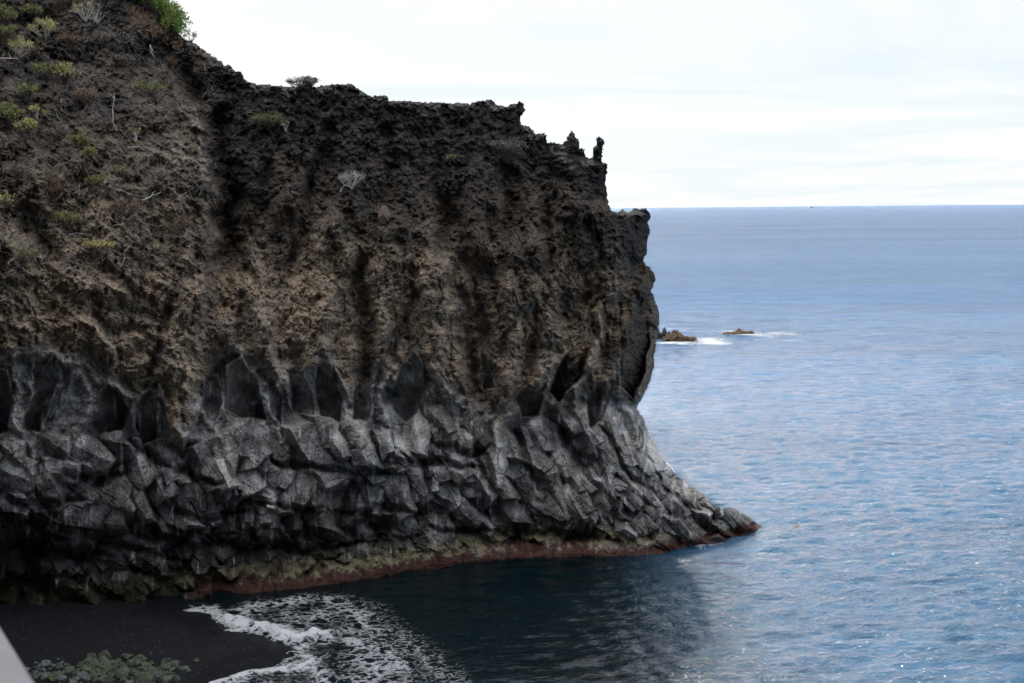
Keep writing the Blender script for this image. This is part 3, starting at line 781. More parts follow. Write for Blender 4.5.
def beach_z(x, y):
    sd = shore_sd(x, y)
    z = np.where(sd > 0, .075 * sd, .12 * sd)
    z = 1.35 * np.tanh(z / 1.35) + .05 * gn(x * .25, y * .25, 501) * sst(0, 3, sd)
    return np.maximum(z, -4) + .015 * gn(x * 1.5, y * 1.5, 502)
gx_, gy_ = np.meshgrid(np.arange(-75, 6, .25), np.arange(-6, 112, .25))
gz_ = beach_z(gx_, gy_)
idx_ = np.arange(gx_.size).reshape(gx_.shape)
o = np_mesh('beach', np.stack([gx_, gy_, gz_], -1).reshape(-1, 3),
            np.stack([idx_[:-1, :-1].ravel(), idx_[:-1, 1:].ravel(), idx_[1:, 1:].ravel(), idx_[1:, :-1].ravel()], 1), SAND,
            extra={'wet': (1 - sst(.12, .45, gz_)).ravel()}, smooth=True)
tag(o, 'black sand beach with scattered pebbles below the cliff', 'beach', kind='structure')
# sea bed under everything
o = np_mesh('seabed', np.array([(-4e4, -4e4, -4.5), (4e4, -4e4, -4.5), (4e4, 4.5e4, -4.5), (-4e4, 4.5e4, -4.5)]), np.array([[0, 1, 2, 3]]), SAND, extra={'wet': np.ones(4)})
tag(o, 'dark sea bed under the water', 'seabed', kind='structure')

# ------------------------------------------------------------------ ROCKS (boulders, islets, pinnacle-free)
def boulder_material(name, dark, light, top, topamt, lo=.1, hi=.8):
    m, nt, b = new_mat(name)
    tc = N(nt, 'ShaderNodeTexCoord').outputs['Object']; geo = N(nt, 'ShaderNodeNewGeometry')
    c = mixc(nt, mapr(nt, noise(nt, tc, 3.0, 6, .7), .35, .68), dark, light)
    sx = N(nt, 'ShaderNodeSeparateXYZ'); nt.links.new(geo.outputs['Normal'], sx.inputs[0])
    f = mathn(nt, 'MULTIPLY', mapr(nt, sx.outputs['Z'], lo, hi, 0, 1), mapr(nt, noise(nt, tc, 5.0, 5, .75), .42, .6, 0, topamt))
    nt.links.new(mixc(nt, f, c, top), b.inputs['Base Color']); b.inputs['Roughness'].default_value = .85
    bump(nt, noise(nt, tc, 7, 6, .75), .9, .1, b)
    return m
M_MOSS = boulder_material('mossy_boulder_rock', (.014, .016, .014), (.07, .075, .062), (.070, .088, .024), .85, -.1, .8)
M_GREY = boulder_material('grey_boulder_rock', (.02, .022, .025), (.12, .125, .13), (.10, .11, .06), .4)
M_BROWN = boulder_material('brown_reef_rock', (.07, .035, .022), (.17, .10, .05), (.24, .17, .08), .8, -.1, .7)
M_REEFDK = boulder_material('dark_reef_rock', (.02, .02, .022), (.07, .065, .06), (.12, .09, .05), .5)

def rock_mesh(sx, sy, sz, seed, n=26, fac=6, rg=1.0):
    rs = np.random.RandomState(seed)
    a = np.linspace(0, 2 * np.pi, n * 2, endpoint=False); e = np.linspace(-np.pi / 2, np.pi / 2, n)
    A, E_ = np.meshgrid(a, e)
    D = np.stack([np.cos(E_) * np.cos(A), np.cos(E_) * np.sin(A), np.sin(E_)], -1)
    r = np.full(A.shape, 9.0)
    for _ in range(fac * 2):
        nrm = rs.normal(size=3); nrm /= np.linalg.norm(nrm)
        c = D @ nrm; q = rs.uniform(.45, .92)
        r = np.minimum(r, np.where(c > .05, q / np.maximum(c, .05), 9))
    r = np.minimum(r, 1.12)
    N3 = gn(D[..., 0] * 2.5 + seed, D[..., 1] * 2.5 + D[..., 2] * 1.7, seed % 97) * .14 + gn(D[..., 0] * 6 + D[..., 2] * 5, D[..., 1] * 6 - D[..., 2] * 4 + seed, seed % 89) * .07 + gn(D[..., 0] * 14 + D[..., 2] * 11, D[..., 1] * 14 - D[..., 2] * 9, seed % 83) * .035
    edge = np.cos(E_) ** .5; r = r * (1 + rg * N3 * np.clip(edge, 0, 1))
    V = (D * r[..., None] * np.array([sx, sy, sz])).reshape(-1, 3)
    if rg > 2:
        t = V[:, 0] / sx
        V[:, 2] *= np.clip(.55 + .75 * gn(t * 2.3 + seed, V[:, 1] / sy * 1.2, 71) + .35 * gn(t * 6 + seed, V[:, 1] / sy * 4, 72), .12, 1.3)
    ny, nx = A.shape; idx = np.arange(ny * nx).reshape(ny, nx); j2 = np.roll(idx, -1, 1)
    Fq = np.stack([idx[:-1].ravel(), j2[:-1].ravel(), j2[1:].ravel(), idx[1:].ravel()], 1)
    return V, Fq
def rock(name, loc, sx, sy, sz, seed, mat, label, cat, group=None, rz=0, n=26, rg=1.0):
    V, Fq = rock_mesh(sx, sy, sz, seed, n, 6, rg)
    o = np_mesh(name, V, Fq, mat); o.location = loc; o.rotation_euler = (0, 0, rz)
    return tag(o, label, cat, group)

rs = np.random.RandomState(77)
# key boulders: px, py, half width px, height ratio, material, label
KEY = [
 (104, 655, 8, .85, M_MOSS, 'yellow-green mossy boulder at the highest top of the rock heap'),
 (128, 656, 6, .8, M_MOSS, 'rounded olive mossy boulder right of the heap top'),
 (88, 663, 8, .8, M_MOSS, 'pale green mossy boulder on the left shoulder of the heap'),
 (118, 664, 8, .7, M_MOSS, 'pale lichen-spotted boulder in the middle of the heap'),
 (148, 668, 11, .9, M_MOSS, 'large bright green mossy boulder at the right end of the heap'),
 (166, 661, 8, .95, M_MOSS, 'dark olive pointed boulder standing apart right of the heap'),
 (140, 679, 13, .7, M_MOSS, 'broad vivid green boulder at the bottom right of the heap'),
 (158, 676, 5, 1.1, M_GREY, 'small black upright stone beside the broad green boulder'),
 (184, 668, 5, .7, M_GREY, 'small grey stone alone at the far right of the heap'),
 (104, 679, 12, .7, M_MOSS, 'dark mossy boulder at the bottom centre of the heap'),
 (82, 675, 9, .8, M_GREY, 'grey angular boulder at the left foot of the heap'),
 (45, 674, 7, .6, M_GREY, 'light grey flat stone near the parapet'),
 (45, 661, 7, .6, M_GREY, 'low grey stone at the upper left of the scattered stones'),
]
def ground_at(px, py):
    z = 1.0
    for _ in range(4):
        p = at_z(px, py, z); z = float(beach_z(np.array([p[0]]), np.array([p[1]]))[0])
    p = at_z(px, py, z); p[2] = z
    return p
for i, (px, py, hw, hr, mat, lab) in enumerate(KEY):
    g = ground_at(px, py + hw * .45); s = hw * g[1] / F
    rock('boulder', (g[0], g[1], g[2] + s * .35 * hr), s * 1.05, s * .95, s * hr, 900 + i, mat, lab, 'boulder', 'boulders of the heap on the black beach', rs.uniform(0, 6), 30)
spots = []
for (cx, cy, sx_, sy_, n_, m_, lo, hi) in [(118, 670, 44, 9, 120, M_MOSS, 3.0, 7.5), (55, 668, 22, 8, 36, M_GREY, 1.4, 3.6), (95, 684, 44, 5, 26, M_GREY, 2.5, 5.5), (178, 668, 9, 4, 12, M_GREY, 1.2, 2.6), (150, 690, 30, 6, 12, M_MOSS, 3, 6)]:
    for _ in range(n_): spots.append((cx + rs.normal() * sx_ * .6, cy + rs.normal() * sy_ * .6, lo + (hi - lo) * rs.rand() ** 2.2 * 1.25, m_))
for i, (px, py, hw, m_) in enumerate(spots):
    g = ground_at(px, py + hw * .4); s = hw * g[1] / F
    mossy_ = m_ is M_MOSS
    rock('stone', (g[0], g[1], g[2] + s * .3), s * rs.uniform(.9, 1.3), s * rs.uniform(.8, 1.1), s * rs.uniform(.6, .95), 1200 + i, m_,
         'small mossy green stone packed among the boulders of the heap' if mossy_ else 'small dark grey angular stone strewn around the rock heap on black sand', 'stone',
         'mossy stones in the rock heap' if mossy_ else 'grey stones strewn on the black beach', rs.uniform(0, 6), 14)

# islets out at sea
def sea_rock(name, px, py, hw, hz, mat, seed, label, cat='rock', dep=1.0, group=None):
    g = at_z(px, py, 0.0); s = hw * g[1] / F; h = hz * g[1] / F
    return rock(name, (g[0], g[1], h * .1), s, s * dep, h * 1.15, seed, mat, label, cat, group, 0, 60, 3.2)
sea_rock('islet', 664, 339, 10, 13, M_REEFDK, 31, 'dark craggy islet rising just behind the cliff edge')
sea_rock('reef', 674, 341, 17, 7, M_BROWN, 33, 'low brown reef awash in front of the dark islet', dep=.5)
sea_rock('reef', 738, 334, 17, 4.0, M_BROWN, 35, 'flat brown reef alone in the open sea with foam on its right side', dep=.35)
sea_rock('tide_rock', 797, 526.5, 2.6, .9, M_BROWN, 38, 'tiny brown rock awash off the tip of the cliff')
g = at_z(672, 341, 0.0)

# ------------------------------------------------------------------ VEGETATION
def leaf_material(name, a, b_, c_=None):
    m, nt, b = new_mat(name)
    geo = N(nt, 'ShaderNodeNewGeometry')
    c = mixc(nt, geo.outputs['Random Per Island'], a, b_)
    if c_: c = mixc(nt, mapr(nt, noise(nt, geo.outputs['Position'], 1.2, 2), .45, .6), c, c_)
    nt.links.new(c, b.inputs['Base Color']); b.inputs['Roughness'].default_value = .6
    b.inputs['Specular IOR Level'].default_value = .25
    return m
L_GREEN = leaf_material('green_leaves', (.09, .20, .035), (.20, .34, .08), (.22, .24, .06))
L_YEL = leaf_material('yellow_green_leaves', (.36, .33, .11), (.62, .55, .23))
L_OLIVE = leaf_material('olive_leaves', (.16, .17, .062), (.30, .295, .11))
L_GREY = leaf_material('grey_twigs', (.20, .18, .155), (.38, .34, .29))
L_RUST = leaf_material('rusty_leaves', (.20, .125, .075), (.30, .19, .11))
L_DARK = leaf_material('dark_leaves', (.03, .03, .025), (.075, .07, .05))
BARK = leaf_material('pale_bark', (.42, .38, .34), (.52, .48, .43))
BARKD = leaf_material('dark_bark', (.07, .055, .045), (.1, .08, .06))

def shrub(name, loc, wd, hg, leafm, barkm, label, cat='shrub', seed=0, group=None, nstem=14, nleaf=60, L=.14, w=.03, out=(0, -.5, .6), spread=1.0, partname='foliage'):
    random.seed(seed); root = empty(name, loc); tag(root, label, cat, group)
    br = MB(); lf = MB()
    O = Vector(out).normalized()
    for i in range(nstem):
        a = random.uniform(0, 6.283); t = random.uniform(.15, 1) ** .6
        end = Vector((math.cos(a) * wd * .5 * t * spread, math.sin(a) * wd * .32 * t - .15 * wd, hg * (1.05 - .55 * t) * random.uniform(.75, 1.1)))
        mid = end * .5 + Vector((random.gauss(0, .06), random.gauss(0, .06), random.gauss(-.02, .05))) * wd
        r = .012 + .012 * wd
        br.tube([(0, 0, -.25), mid * .5, mid, end], [r * 1.5, r * 1.2, r * .9, r * .4], 4)
        for s_ in range(3):
            k = random.uniform(.4, .95); p = mid.lerp(end, k)
            q = p + Vector((random.gauss(0, .12), random.gauss(0, .1), random.uniform(.02, .16))) * wd
            br.tube([p, q], [r * .5, r * .25], 3)
            for j in range(nleaf // 4):
                d = Vector((random.gauss(0, 1), random.gauss(0, 1), random.gauss(.5, 1)))
                lf.leaf(p.lerp(q, random.random()) + d.normalized() * random.random() * L * .8, d, L * random.uniform(.6, 1.3), w)
        for j in range(nleaf // 4):
            d = Vector((random.gauss(0, 1), random.gauss(0, 1), random.gauss(.6, 1)))
            lf.leaf(end + d.normalized() * random.random() * L, d, L * random.uniform(.6, 1.3), w)
    br.build('branches', barkm, root); lf.build(partname, leafm, root)
    return root
def branch(name, px0, py0, px1, py1, label, seed, r=.03, forks=4, mat=None, group=None):
    random.seed(seed)
    a = Vector(cliff_lookup(px0, py0, .15)); b = Vector(cliff_lookup(px1, py1, .15))
    b.y = min(b.y, a.y + .8); b.y = max(b.y, a.y - .8)
    root = bpy.data.objects.new(name, None)
    bpy.data.objects.remove(root)
    mb = MB(); L = (b - a).length
    pts = [a]; 
    for k in range(1, 6):
        p = a.lerp(b, k / 5) + Vector((random.gauss(0, .04), random.gauss(0, .03) - .12, random.gauss(0, .04))) * L * (0 if k == 5 else 1)
        pts.append(p)
    mb.tube([p - a for p in pts], [r * (1 - .12 * k) for k in range(6)], 5)
    for f_ in range(forks):
        k = random.randint(1, 4); p = pts[k]
        d = (b - a).normalized() + Vector((random.gauss(0, .8), random.gauss(0, .4) - .2, random.gauss(0, .8)))
        e_ = p + d.normalized() * L * random.uniform(.15, .4)
        m_ = p.lerp(e_, .5) + Vector((random.gauss(0, .05), 0, random.gauss(0, .05))) * L
        mb.tube([p - a, m_ - a, e_ - a], [r * .6, r * .4, r * .2], 4)
    o = mb.build(name, mat or BARK); o.location = a
    return tag(o, label, 'branch', group)

# big green shrub on the brow, its skyline traced from the ridge upwards
def crown_shrub():
    random.seed(3)
    c0 = Vector(cliff_lookup(168, 30, .5)); root = empty('green_shrub', c0)
    tag(root, 'dense bright green shrub growing on the brow of the hill against the sky', 'shrub')
    lf = MB(); br = MB(); dry = MB()
    clumps = []
    for i in range(120):
        t = random.random()
        px = 128 + 56 * t + random.gauss(0, 3); py = -34 + 66 * t ** .9 + random.uniform(-18, 6) * (1 - .25 * t)
        lim = np.interp(px, [120, 145, 163, 178, 184, 188], [-60, -22, -3, 10, 18, 28])
        if py < lim: py = lim + random.random() * 3
        y = c0.y + random.uniform(-1.2, 1.6)
        clumps.append(Vector(at_y(px, py, y)))
    for c in clumps:
        r = random.uniform(.28, .5)
        br.tube([Vector((c.x * .3 + c0.x * .7, c0.y + .3, min(c.z - 1.2, c0.z + .2))) - c0, c - c0], [.05, .015], 4)
        for j in range(75):
            d = Vector((random.gauss(0, 1), random.gauss(0, 1), random.gauss(.3, 1))).normalized()
            p = c + d * r * random.random() ** .5
            lf.leaf(p - c0, d + Vector((0, 0, .3)), random.uniform(.12, .24), .04)
    for i in range(70):   # dry undergrowth at its foot
        px = random.uniform(128, 182); py = np.interp(px, [128, 150, 182], [8, 24, 40]) + random.uniform(-6, 9)
        c = Vector(cliff_lookup(px, py, .25))
        for j in range(18):
            d = Vector((random.gauss(0, 1), random.gauss(-.3, .8), random.gauss(.3, 1))).normalized()
            dry.leaf(c - c0 + d * random.random() * .25, d, random.uniform(.15, .32), .018)
    br.build('branches', BARKD, root); lf.build('foliage', L_GREEN, root); dry.build('dry_twigs', L_RUST, root)
crown_shrub()
sh = [
 # px, py(base), width m, height m, leaf, bark, label, seed, kwargs
 (191, 42, .9, .8, L_GREEN, BARKD, 'small green sprig sticking out right of the big green shrub', 21, dict(nstem=6, nleaf=24, L=.16)),
 (302, 88, 1.9, .75, L_GREY, BARKD, 'grey twiggy bush standing alone on the dark ridge line', 22, dict(nstem=34, nleaf=34, L=.10, w=.016)),
 (310, 87, 1.0, .7, L_DARK, BARKD, 'low black bush right against the grey ridge bush', 23, dict(nstem=20, nleaf=50, L=.1, w=.03)),
 (20, 55, 1.8, 1.1, L_YEL, BARK, 'yellow-green candelabra shrub on a pale stem at the upper left edge', 24, dict(nstem=16, nleaf=50, L=.17, w=.022)),
 (45, 38, 1.9, 1.2, L_YEL, BARK, 'yellow leaning shrub right of the candelabra shrub', 25, dict(nstem=15, nleaf=46, L=.18, w=.022)),
 (4, 25, 1.6, 1.2, L_OLIVE, BARKD, 'olive bush cut by the left edge above the candelabra shrub', 26, dict(nstem=18, nleaf=60)),
 (6, 40, 1.7, .9, L_OLIVE, BARKD, 'brownish olive bush below the bush at the left edge', 46, dict(nstem=14, nleaf=50)),
 (48, 80, 1.8, 1.1, L_OLIVE, BARKD, 'olive rounded bush below the two yellow shrubs, left half of a pair', 27, dict(nstem=18, nleaf=50, L=.13)),
 (66, 82, 1.8, 1.2, L_YEL, BARKD, 'yellowish bush below the two yellow shrubs, right half of a pair', 28, dict(nstem=16, nleaf=38, L=.12)),
 (85, 20, 1.6, 1.2, L_YEL, BARK, 'thin pale yellow shrub near the top of the slope', 29, dict(nstem=14, nleaf=18, L=.13, w=.018)),
 (96, 22, 1.4, 1.3, L_GREY, BARK, 'bare forked pale shrub at the top of the slope', 30, dict(nstem=14, nleaf=10, L=.12, w=.015)),
 (56, 12, 1.7, 1.2, L_GREY, BARKD, 'dry grey bush at the top edge of the photo', 31, dict(nstem=22, nleaf=24, L=.14, w=.014)),
 (75, 8, 2.4, 1.1, L_GREY, BARKD, 'wide dry brush between the thin yellow shrub and the top edge', 47, dict(nstem=26, nleaf=30, L=.16, w=.014)),
 (10, 128, 2.1, 1.5, L_OLIVE, BARKD, 'olive-yellow bush hanging at the left edge halfway up the slope', 32, dict(nstem=24, nleaf=60, L=.14)),
 (26, 138, 1.3, 1.2, L_YEL, BARKD, 'yellow-green bush adjoining the hanging bush on its right', 33, dict(nstem=16, nleaf=50, L=.12)),
 (37, 116, .8, .7, L_YEL, BARK, 'tiny pale yellow tuft above the dark hollow', 34, dict(nstem=8, nleaf=24, L=.12)),
 (50, 119, .8, .7, L_YEL, BARK, 'small yellow plant right of the dark hollow', 35, dict(nstem=8, nleaf=20, L=.12)),
 (80, 150, 1.2, .9, L_OLIVE, BARKD, 'small fresh green bush on the diagonal scree, upper of two', 36, dict(nstem=16, nleaf=60, L=.11)),
 (90, 160, 1.0, .8, L_OLIVE, BARKD, 'small fresh green bush on the diagonal scree, lower of two', 37, dict(nstem=14, nleaf=56, L=.11)),
 (136, 140, .9, .9, L_YEL, BARK, 'little candelabra plant on a pale stem above the gully rim', 38, dict(nstem=8, nleaf=18, L=.10, w=.018)),
 (97, 188, 1.3, .9, L_OLIVE, BARKD, 'olive plant beside the twig pile', 39, dict(nstem=12, nleaf=30, L=.12)),
 (118, 176, 1.0, .7, L_OLIVE, BARKD, 'small olive tuft above the twig pile', 40, dict(nstem=10, nleaf=30, L=.11)),
 (50, 200, 1.7, 1.3, L_RUST, BARKD, 'rusty brown dry bush on the middle of the left slope', 41, dict(nstem=22, nleaf=30, L=.14, w=.014)),
 (40, 222, 2.0, 1.2, L_GREY, BARKD, 'blue-grey dry bush below the rusty bush', 42, dict(nstem=20, nleaf=26, L=.14, w=.014)),
 (100, 252, 1.6, .7, L_YEL, BARKD, 'low ochre bush in the lower part of the left slope', 43, dict(nstem=14, nleaf=36, L=.11)),
 (3, 210, .9, 1.2, L_YEL, BARKD, 'yellow-green plant cut by the left edge below the hanging bush', 44, dict(nstem=8, nleaf=36, L=.12)),
 (140, 262, 1.2, .8, L_RUST, BARKD, 'rusty tuft right of the ochre bush', 45, dict(nstem=12, nleaf=20, L=.11, w=.014)),
 (268, 126, 2.4, .8, L_OLIVE, BARKD, 'grey-green cushion bush high on the dark scree', 51, dict(nstem=26, nleaf=34, L=.12, w=.016)),
 (286, 130, .8, .8, L_YEL, BARK, 'tiny yellow sprig right under the cushion bush', 52, dict(nstem=5, nleaf=10, L=.12, w=.016)),
 (352, 186, 1.8, 1.0, L_GREY, BARK, 'dry grey bush on the dark scree above the tan buttress', 53, dict(nstem=20, nleaf=24, L=.14, w=.013)),
 (508, 158, 2.6, 1.5, L_GREY, BARKD, 'large dry grey bush on the cliff face below the knobbed rim', 54, dict(nstem=32, nleaf=26, L=.16, w=.014)),
 (450, 162, .7, .5, L_OLIVE, BARKD, 'small olive tuft on the cliff face left of the large dry bush', 55, dict(nstem=9, nleaf=24, L=.1)),
 (212, 275, 1.2, .8, L_GREY, BARK, 'pale dry tuft at the foot of the dark gully', 56, dict(nstem=12, nleaf=14, L=.13, w=.014)),
]
more = [(14,6,'at the very top left corner'),(34,18,'between the top edge and the leaning yellow shrub'),(70,48,'right of the leaning yellow shrub'),(104,44,'on the dark slope below the bare forked shrub'),
 (28,98,'under the two rounded bushes'),(86,104,'left of the upright dead branch'),(60,140,'between the hanging bush and the fresh green pair'),(150,96,'near the rim right of the upright dead branch'),
 (172,70,'on the slope under the big green shrub'),(18,176,'below the hanging bush at the left edge'),(70,226,'right of the blue-grey dry bush'),(126,216,'below the twig pile'),
 (160,180,'right of the twig pile'),(22,262,'on the dark hollow at the lower left of the slope'),(180,232,'on the spur edge left of the dark gully'),(120,66,'under the pale dead branch near the top')]
for i, (px, py, t_) in enumerate(more):
    kind = i % 3
    sh.append((px, py, 1.2 + .25 * (i % 4), .8 + .1 * (i % 3), [L_GREY, L_OLIVE, L_RUST][kind], BARKD, ['dry grey brush', 'dull olive bush', 'rusty dry bush'][kind] + ' ' + t_, 200 + i, dict(nstem=18, nleaf=[30, 44, 30][kind], L=.13, w=[.014, .022, .014][kind])))
for (px, py, wd, hg, lm, bm_, lab, sd, kw) in sh:
    wd *= 1.2; hg *= 1.1
    shrub('shrub', tuple(cliff_lookup(px, py, .05)), wd, hg, lm, bm_, lab, seed=sd, **kw)
for a in [
 (117, 131, 124, 96, 'long thin pale dead branch standing upright on the slope', 61, .03, 3),
 (146, 126, 126, 126, 'thin horizontal dead branch beside the upright one', 62, .02, 2),
 (128, 148, 146, 147, 'short pale forked branch under the little candelabra plant', 63, .03, 4),
 (142, 200, 163, 192, 'thick bright dead branch pointing right out of the twig pile', 64, .05, 2),
 (100, 184, 142, 196, 'grey bent branch along the top of the twig pile', 65, .035, 5),
 (112, 196, 152, 226, 'dark grey branch sloping down through the twig pile', 66, .03, 7),
 (120, 268, 138, 240, 'long bare curved twig below the twig pile', 67, .02, 2),
 (80, 198, 80, 184, 'small white branching stick left of the twig pile', 68, .03, 3),
 (56, 202, 62, 192, 'short whitish stick beside the rusty bush', 69, .025, 2),
 (0, 58, 22, 60, 'pale horizontal branch at the foot of the candelabra shrub', 70, .045, 3),
 (122, 28, 138, 40, 'pale dead branch on the dark slope below the green shrub', 71, .05, 3),
 (85, 18, 100, 22, 'bleached curved branch under the thin yellow shrub', 72, .04, 3),
 (340, 192, 344, 186, 'short white stick under the dry grey bush on the scree', 73, .035, 1),
 (92, 186, 99, 193, 'short bleached stick left of the twig pile', 74, .03, 1),
 (62, 98, 62, 112, 'reddish upright twig above the slope middle', 75, .02, 2),
 (205, 262, 214, 280, 'pale twisted root at the foot of the dark gully', 76, .04, 5),
 (150, 45, 154, 58, 'pale vertical root under the green shrub', 77, .05, 3),
]:
    branch('dead_branch', a[0], a[1], a[2], a[3], a[4], a[5], a[6], a[7], BARK if a[5] not in (66,) else L_GREY)
# dry brush: tangle of dead stalks nobody could count
def brush():
    random.seed(99); mb = MB()
    n = 0
    while n < 3600:
        px = random.uniform(-20, 215); py = random.uniform(0, 270)
        if py < np.interp(px, [120, 150, 184, 215, 240], [0, 5, 42, 62, 75]) + 4: continue
        dens = float(gn(np.array([px / 34.0]), np.array([py / 22.0]), 801)[0]) + .12
        if random.random() > dens * 1.8: continue
        n += 1
        p = Vector(cliff_lookup(px, py, .0)); L = random.uniform(.25, .9)
        d = Vector((random.gauss(.2, .8), random.gauss(-.4, .4), random.gauss(.25, .7))).normalized()
        q = p + d * L * .5 + Vector((random.gauss(0, .07), -.05, random.gauss(0, .07)))
        e = p + d * L + Vector((random.gauss(0, .12), -.05, random.gauss(-.08, .12)))
        r = random.uniform(.007, .019)
        mb.tube([p, q, e], [r, r * .8, r * .4], 3)
        if random.random() < .5: mb.tube([q, q + Vector((random.gauss(0, .2), -.08, random.gauss(.08, .2)))], [r * .6, r * .3], 3)
    o = mb.build('dry_brush', L_GREY)
    tag(o, 'tangle of dry grey stalks over the left slope of the cliff', 'dry brush', kind='stuff')
brush()
# unseen hillside the viewer stands on, shaped to cut light from behind and left
def headland():
    pl = np.array([(-66, 92), (-66, 60), (-56, 26), (-30, 6), (-8, -3.0), (4, -4.0), (20, -22), (52, -60), (110, -130)], float)
    t = np.linspace(0, len(pl) - 1, 170); cx = np.interp(t, range(len(pl)), pl[:, 0]); cy = np.interp(t, range(len(pl)), pl[:, 1])
    k = np.ones(15) / 15; cx = np.convolve(np.pad(cx, 7, mode='edge'), k, 'valid'); cy = np.convolve(np.pad(cy, 7, mode='edge'), k, 'valid')
    tx, ty = np.gradient(cx), np.gradient(cy); ln = np.hypot(tx, ty); nx_, ny_ = -(-ty / ln), -(tx / ln)
    nx_, ny_ = ty / ln, -tx / ln
    s_ = np.array([0, .5, 1.2, 2, 3.5, 5, 8, 12, 17, 23, 30, 40, 55, 75, 100, 140]); h_ = np.array([-2, 8, 16, 23.2, 23.6, 25, 28, 33, 35, 37, 39, 41, 43, 45, 47, 49])
    S, I = np.meshgrid(s_, np.arange(len(cx)), indexing='ij')
    # outward = away from the bay centre (0, 70)
    sg = np.sign((0 - cx) * nx_ + (70 - cy) * ny_); nx_, ny_ = -nx_ * sg, -ny_ * sg
    x = cx[I] + nx_[I] * S; y = cy[I] + ny_[I] * S; z = np.repeat(h_[:, None], len(cx), 1)
    z = z + (S > 3) * np.minimum(S * .12, 5) * fbm(x * .06, y * .06, 4, 901)
    z = z + (1 - sst(-50, -12, cx))[None, :] * np.interp(s_, [4, 8, 20, 140], [0, 8, 28, 60])[:, None]  # left part raised to block light from the left
    jit = 1.2 * gn(x * .3, z * .3, 902); x = x + jit * (S < 2) * (S > 0); 
    idx = np.arange(x.size).reshape(x.shape)
    c = np.clip(fbm(x * .1, y * .1, 4, 903), -.5, .5)[..., None] * np.array([.05, .04, .03]) + np.array([.085, .075, .055])
    o = np_mesh('headland', np.stack([x, y, z], -1).reshape(-1, 3), np.stack([idx[:-1, :-1].ravel(), idx[:-1, 1:].ravel(), idx[1:, 1:].ravel(), idx[1:, :-1].ravel()], 1), ROCK, color=c.reshape(-1, 3), smooth=True)
    tag(o, 'steep unseen volcanic hillside closing the bay behind the parapet, shaped to cut light', 'headland', kind='structure')
headland()
# single tan boulder stuck in the face
p = cliff_lookup(385, 215, .1)
rock('tan_boulder', tuple(p), .55, .4, .75, 61, boulder_material('tan_boulder_rock', (.13, .09, .065), (.24, .17, .12), (.24, .18, .12), .5), 'smooth tan boulder lodged in the cliff face under the dark scree', 'boulder', rz=.4)

# ------------------------------------------------------------------ SHIP ON THE HORIZON
def ship():
    D_ = 15000.0; g = at_y(812, 207.0, D_); root = empty('ship', (g[0], g[1], 0)); tag(root, 'tiny pale ship far away on the horizon', 'ship')
    mh, nt, b = new_mat('ship_hull_paint'); b.inputs['Base Color'].default_value = (.35, .38, .42, 1)
    mw, nt, b = new_mat('ship_white_paint'); b.inputs['Base Color'].default_value = (.8, .8, .8, 1)
    m = MB(); L = 34; B_ = 6
    sec = [(-L, .8), (-L * .8, 1), (0, 1), (L * .7, .95), (L, .05)]
    for x_, s in sec: m.v += [Vector((x_, -B_ * s * .7, -1)), Vector((x_, B_ * s * .7, -1)), Vector((x_ + (2 if x_ == L else 0), B_ * s, 5)), Vector((x_ + (2 if x_ == L else 0), -B_ * s, 5))]
    for i in range(4):
        a = i * 4
        for k in range(4): m.f.append((a + k, a + (k + 1) % 4, a + 4 + (k + 1) % 4, a + 4 + k))
    m.f += [(3, 2, 1, 0), (16, 17, 18, 19)]
    m.build('hull', mh, root)
    def bx(name, x0, x1, w_, z0, z1, mat):
        q = MB(); q.v = [Vector((x, y, z)) for x in (x0, x1) for y in (-w_, w_) for z in (z0, z1)]
        q.f = [(0, 1, 3, 2), (4, 6, 7, 5), (0, 4, 5, 1), (2, 3, 7, 6), (0, 2, 6, 4), (1, 5, 7, 3)]; q.build(name, mat, root)
    bx('deckhouse', -24, 6, 4.6, 5.003, 12, mw); bx('bridge', -6, 5, 4, 12.003, 17, mw)
    q = MB(); q.tube([(-12, 0, 12), (-12, 0, 19)], [2, 1.8], 10); q.build('funnel', mh, root)
    q = MB(); q.tube([(0, 0, 17), (0, 0, 27)], [.5, .3], 6); q.build('mast', mw, root)
ship()

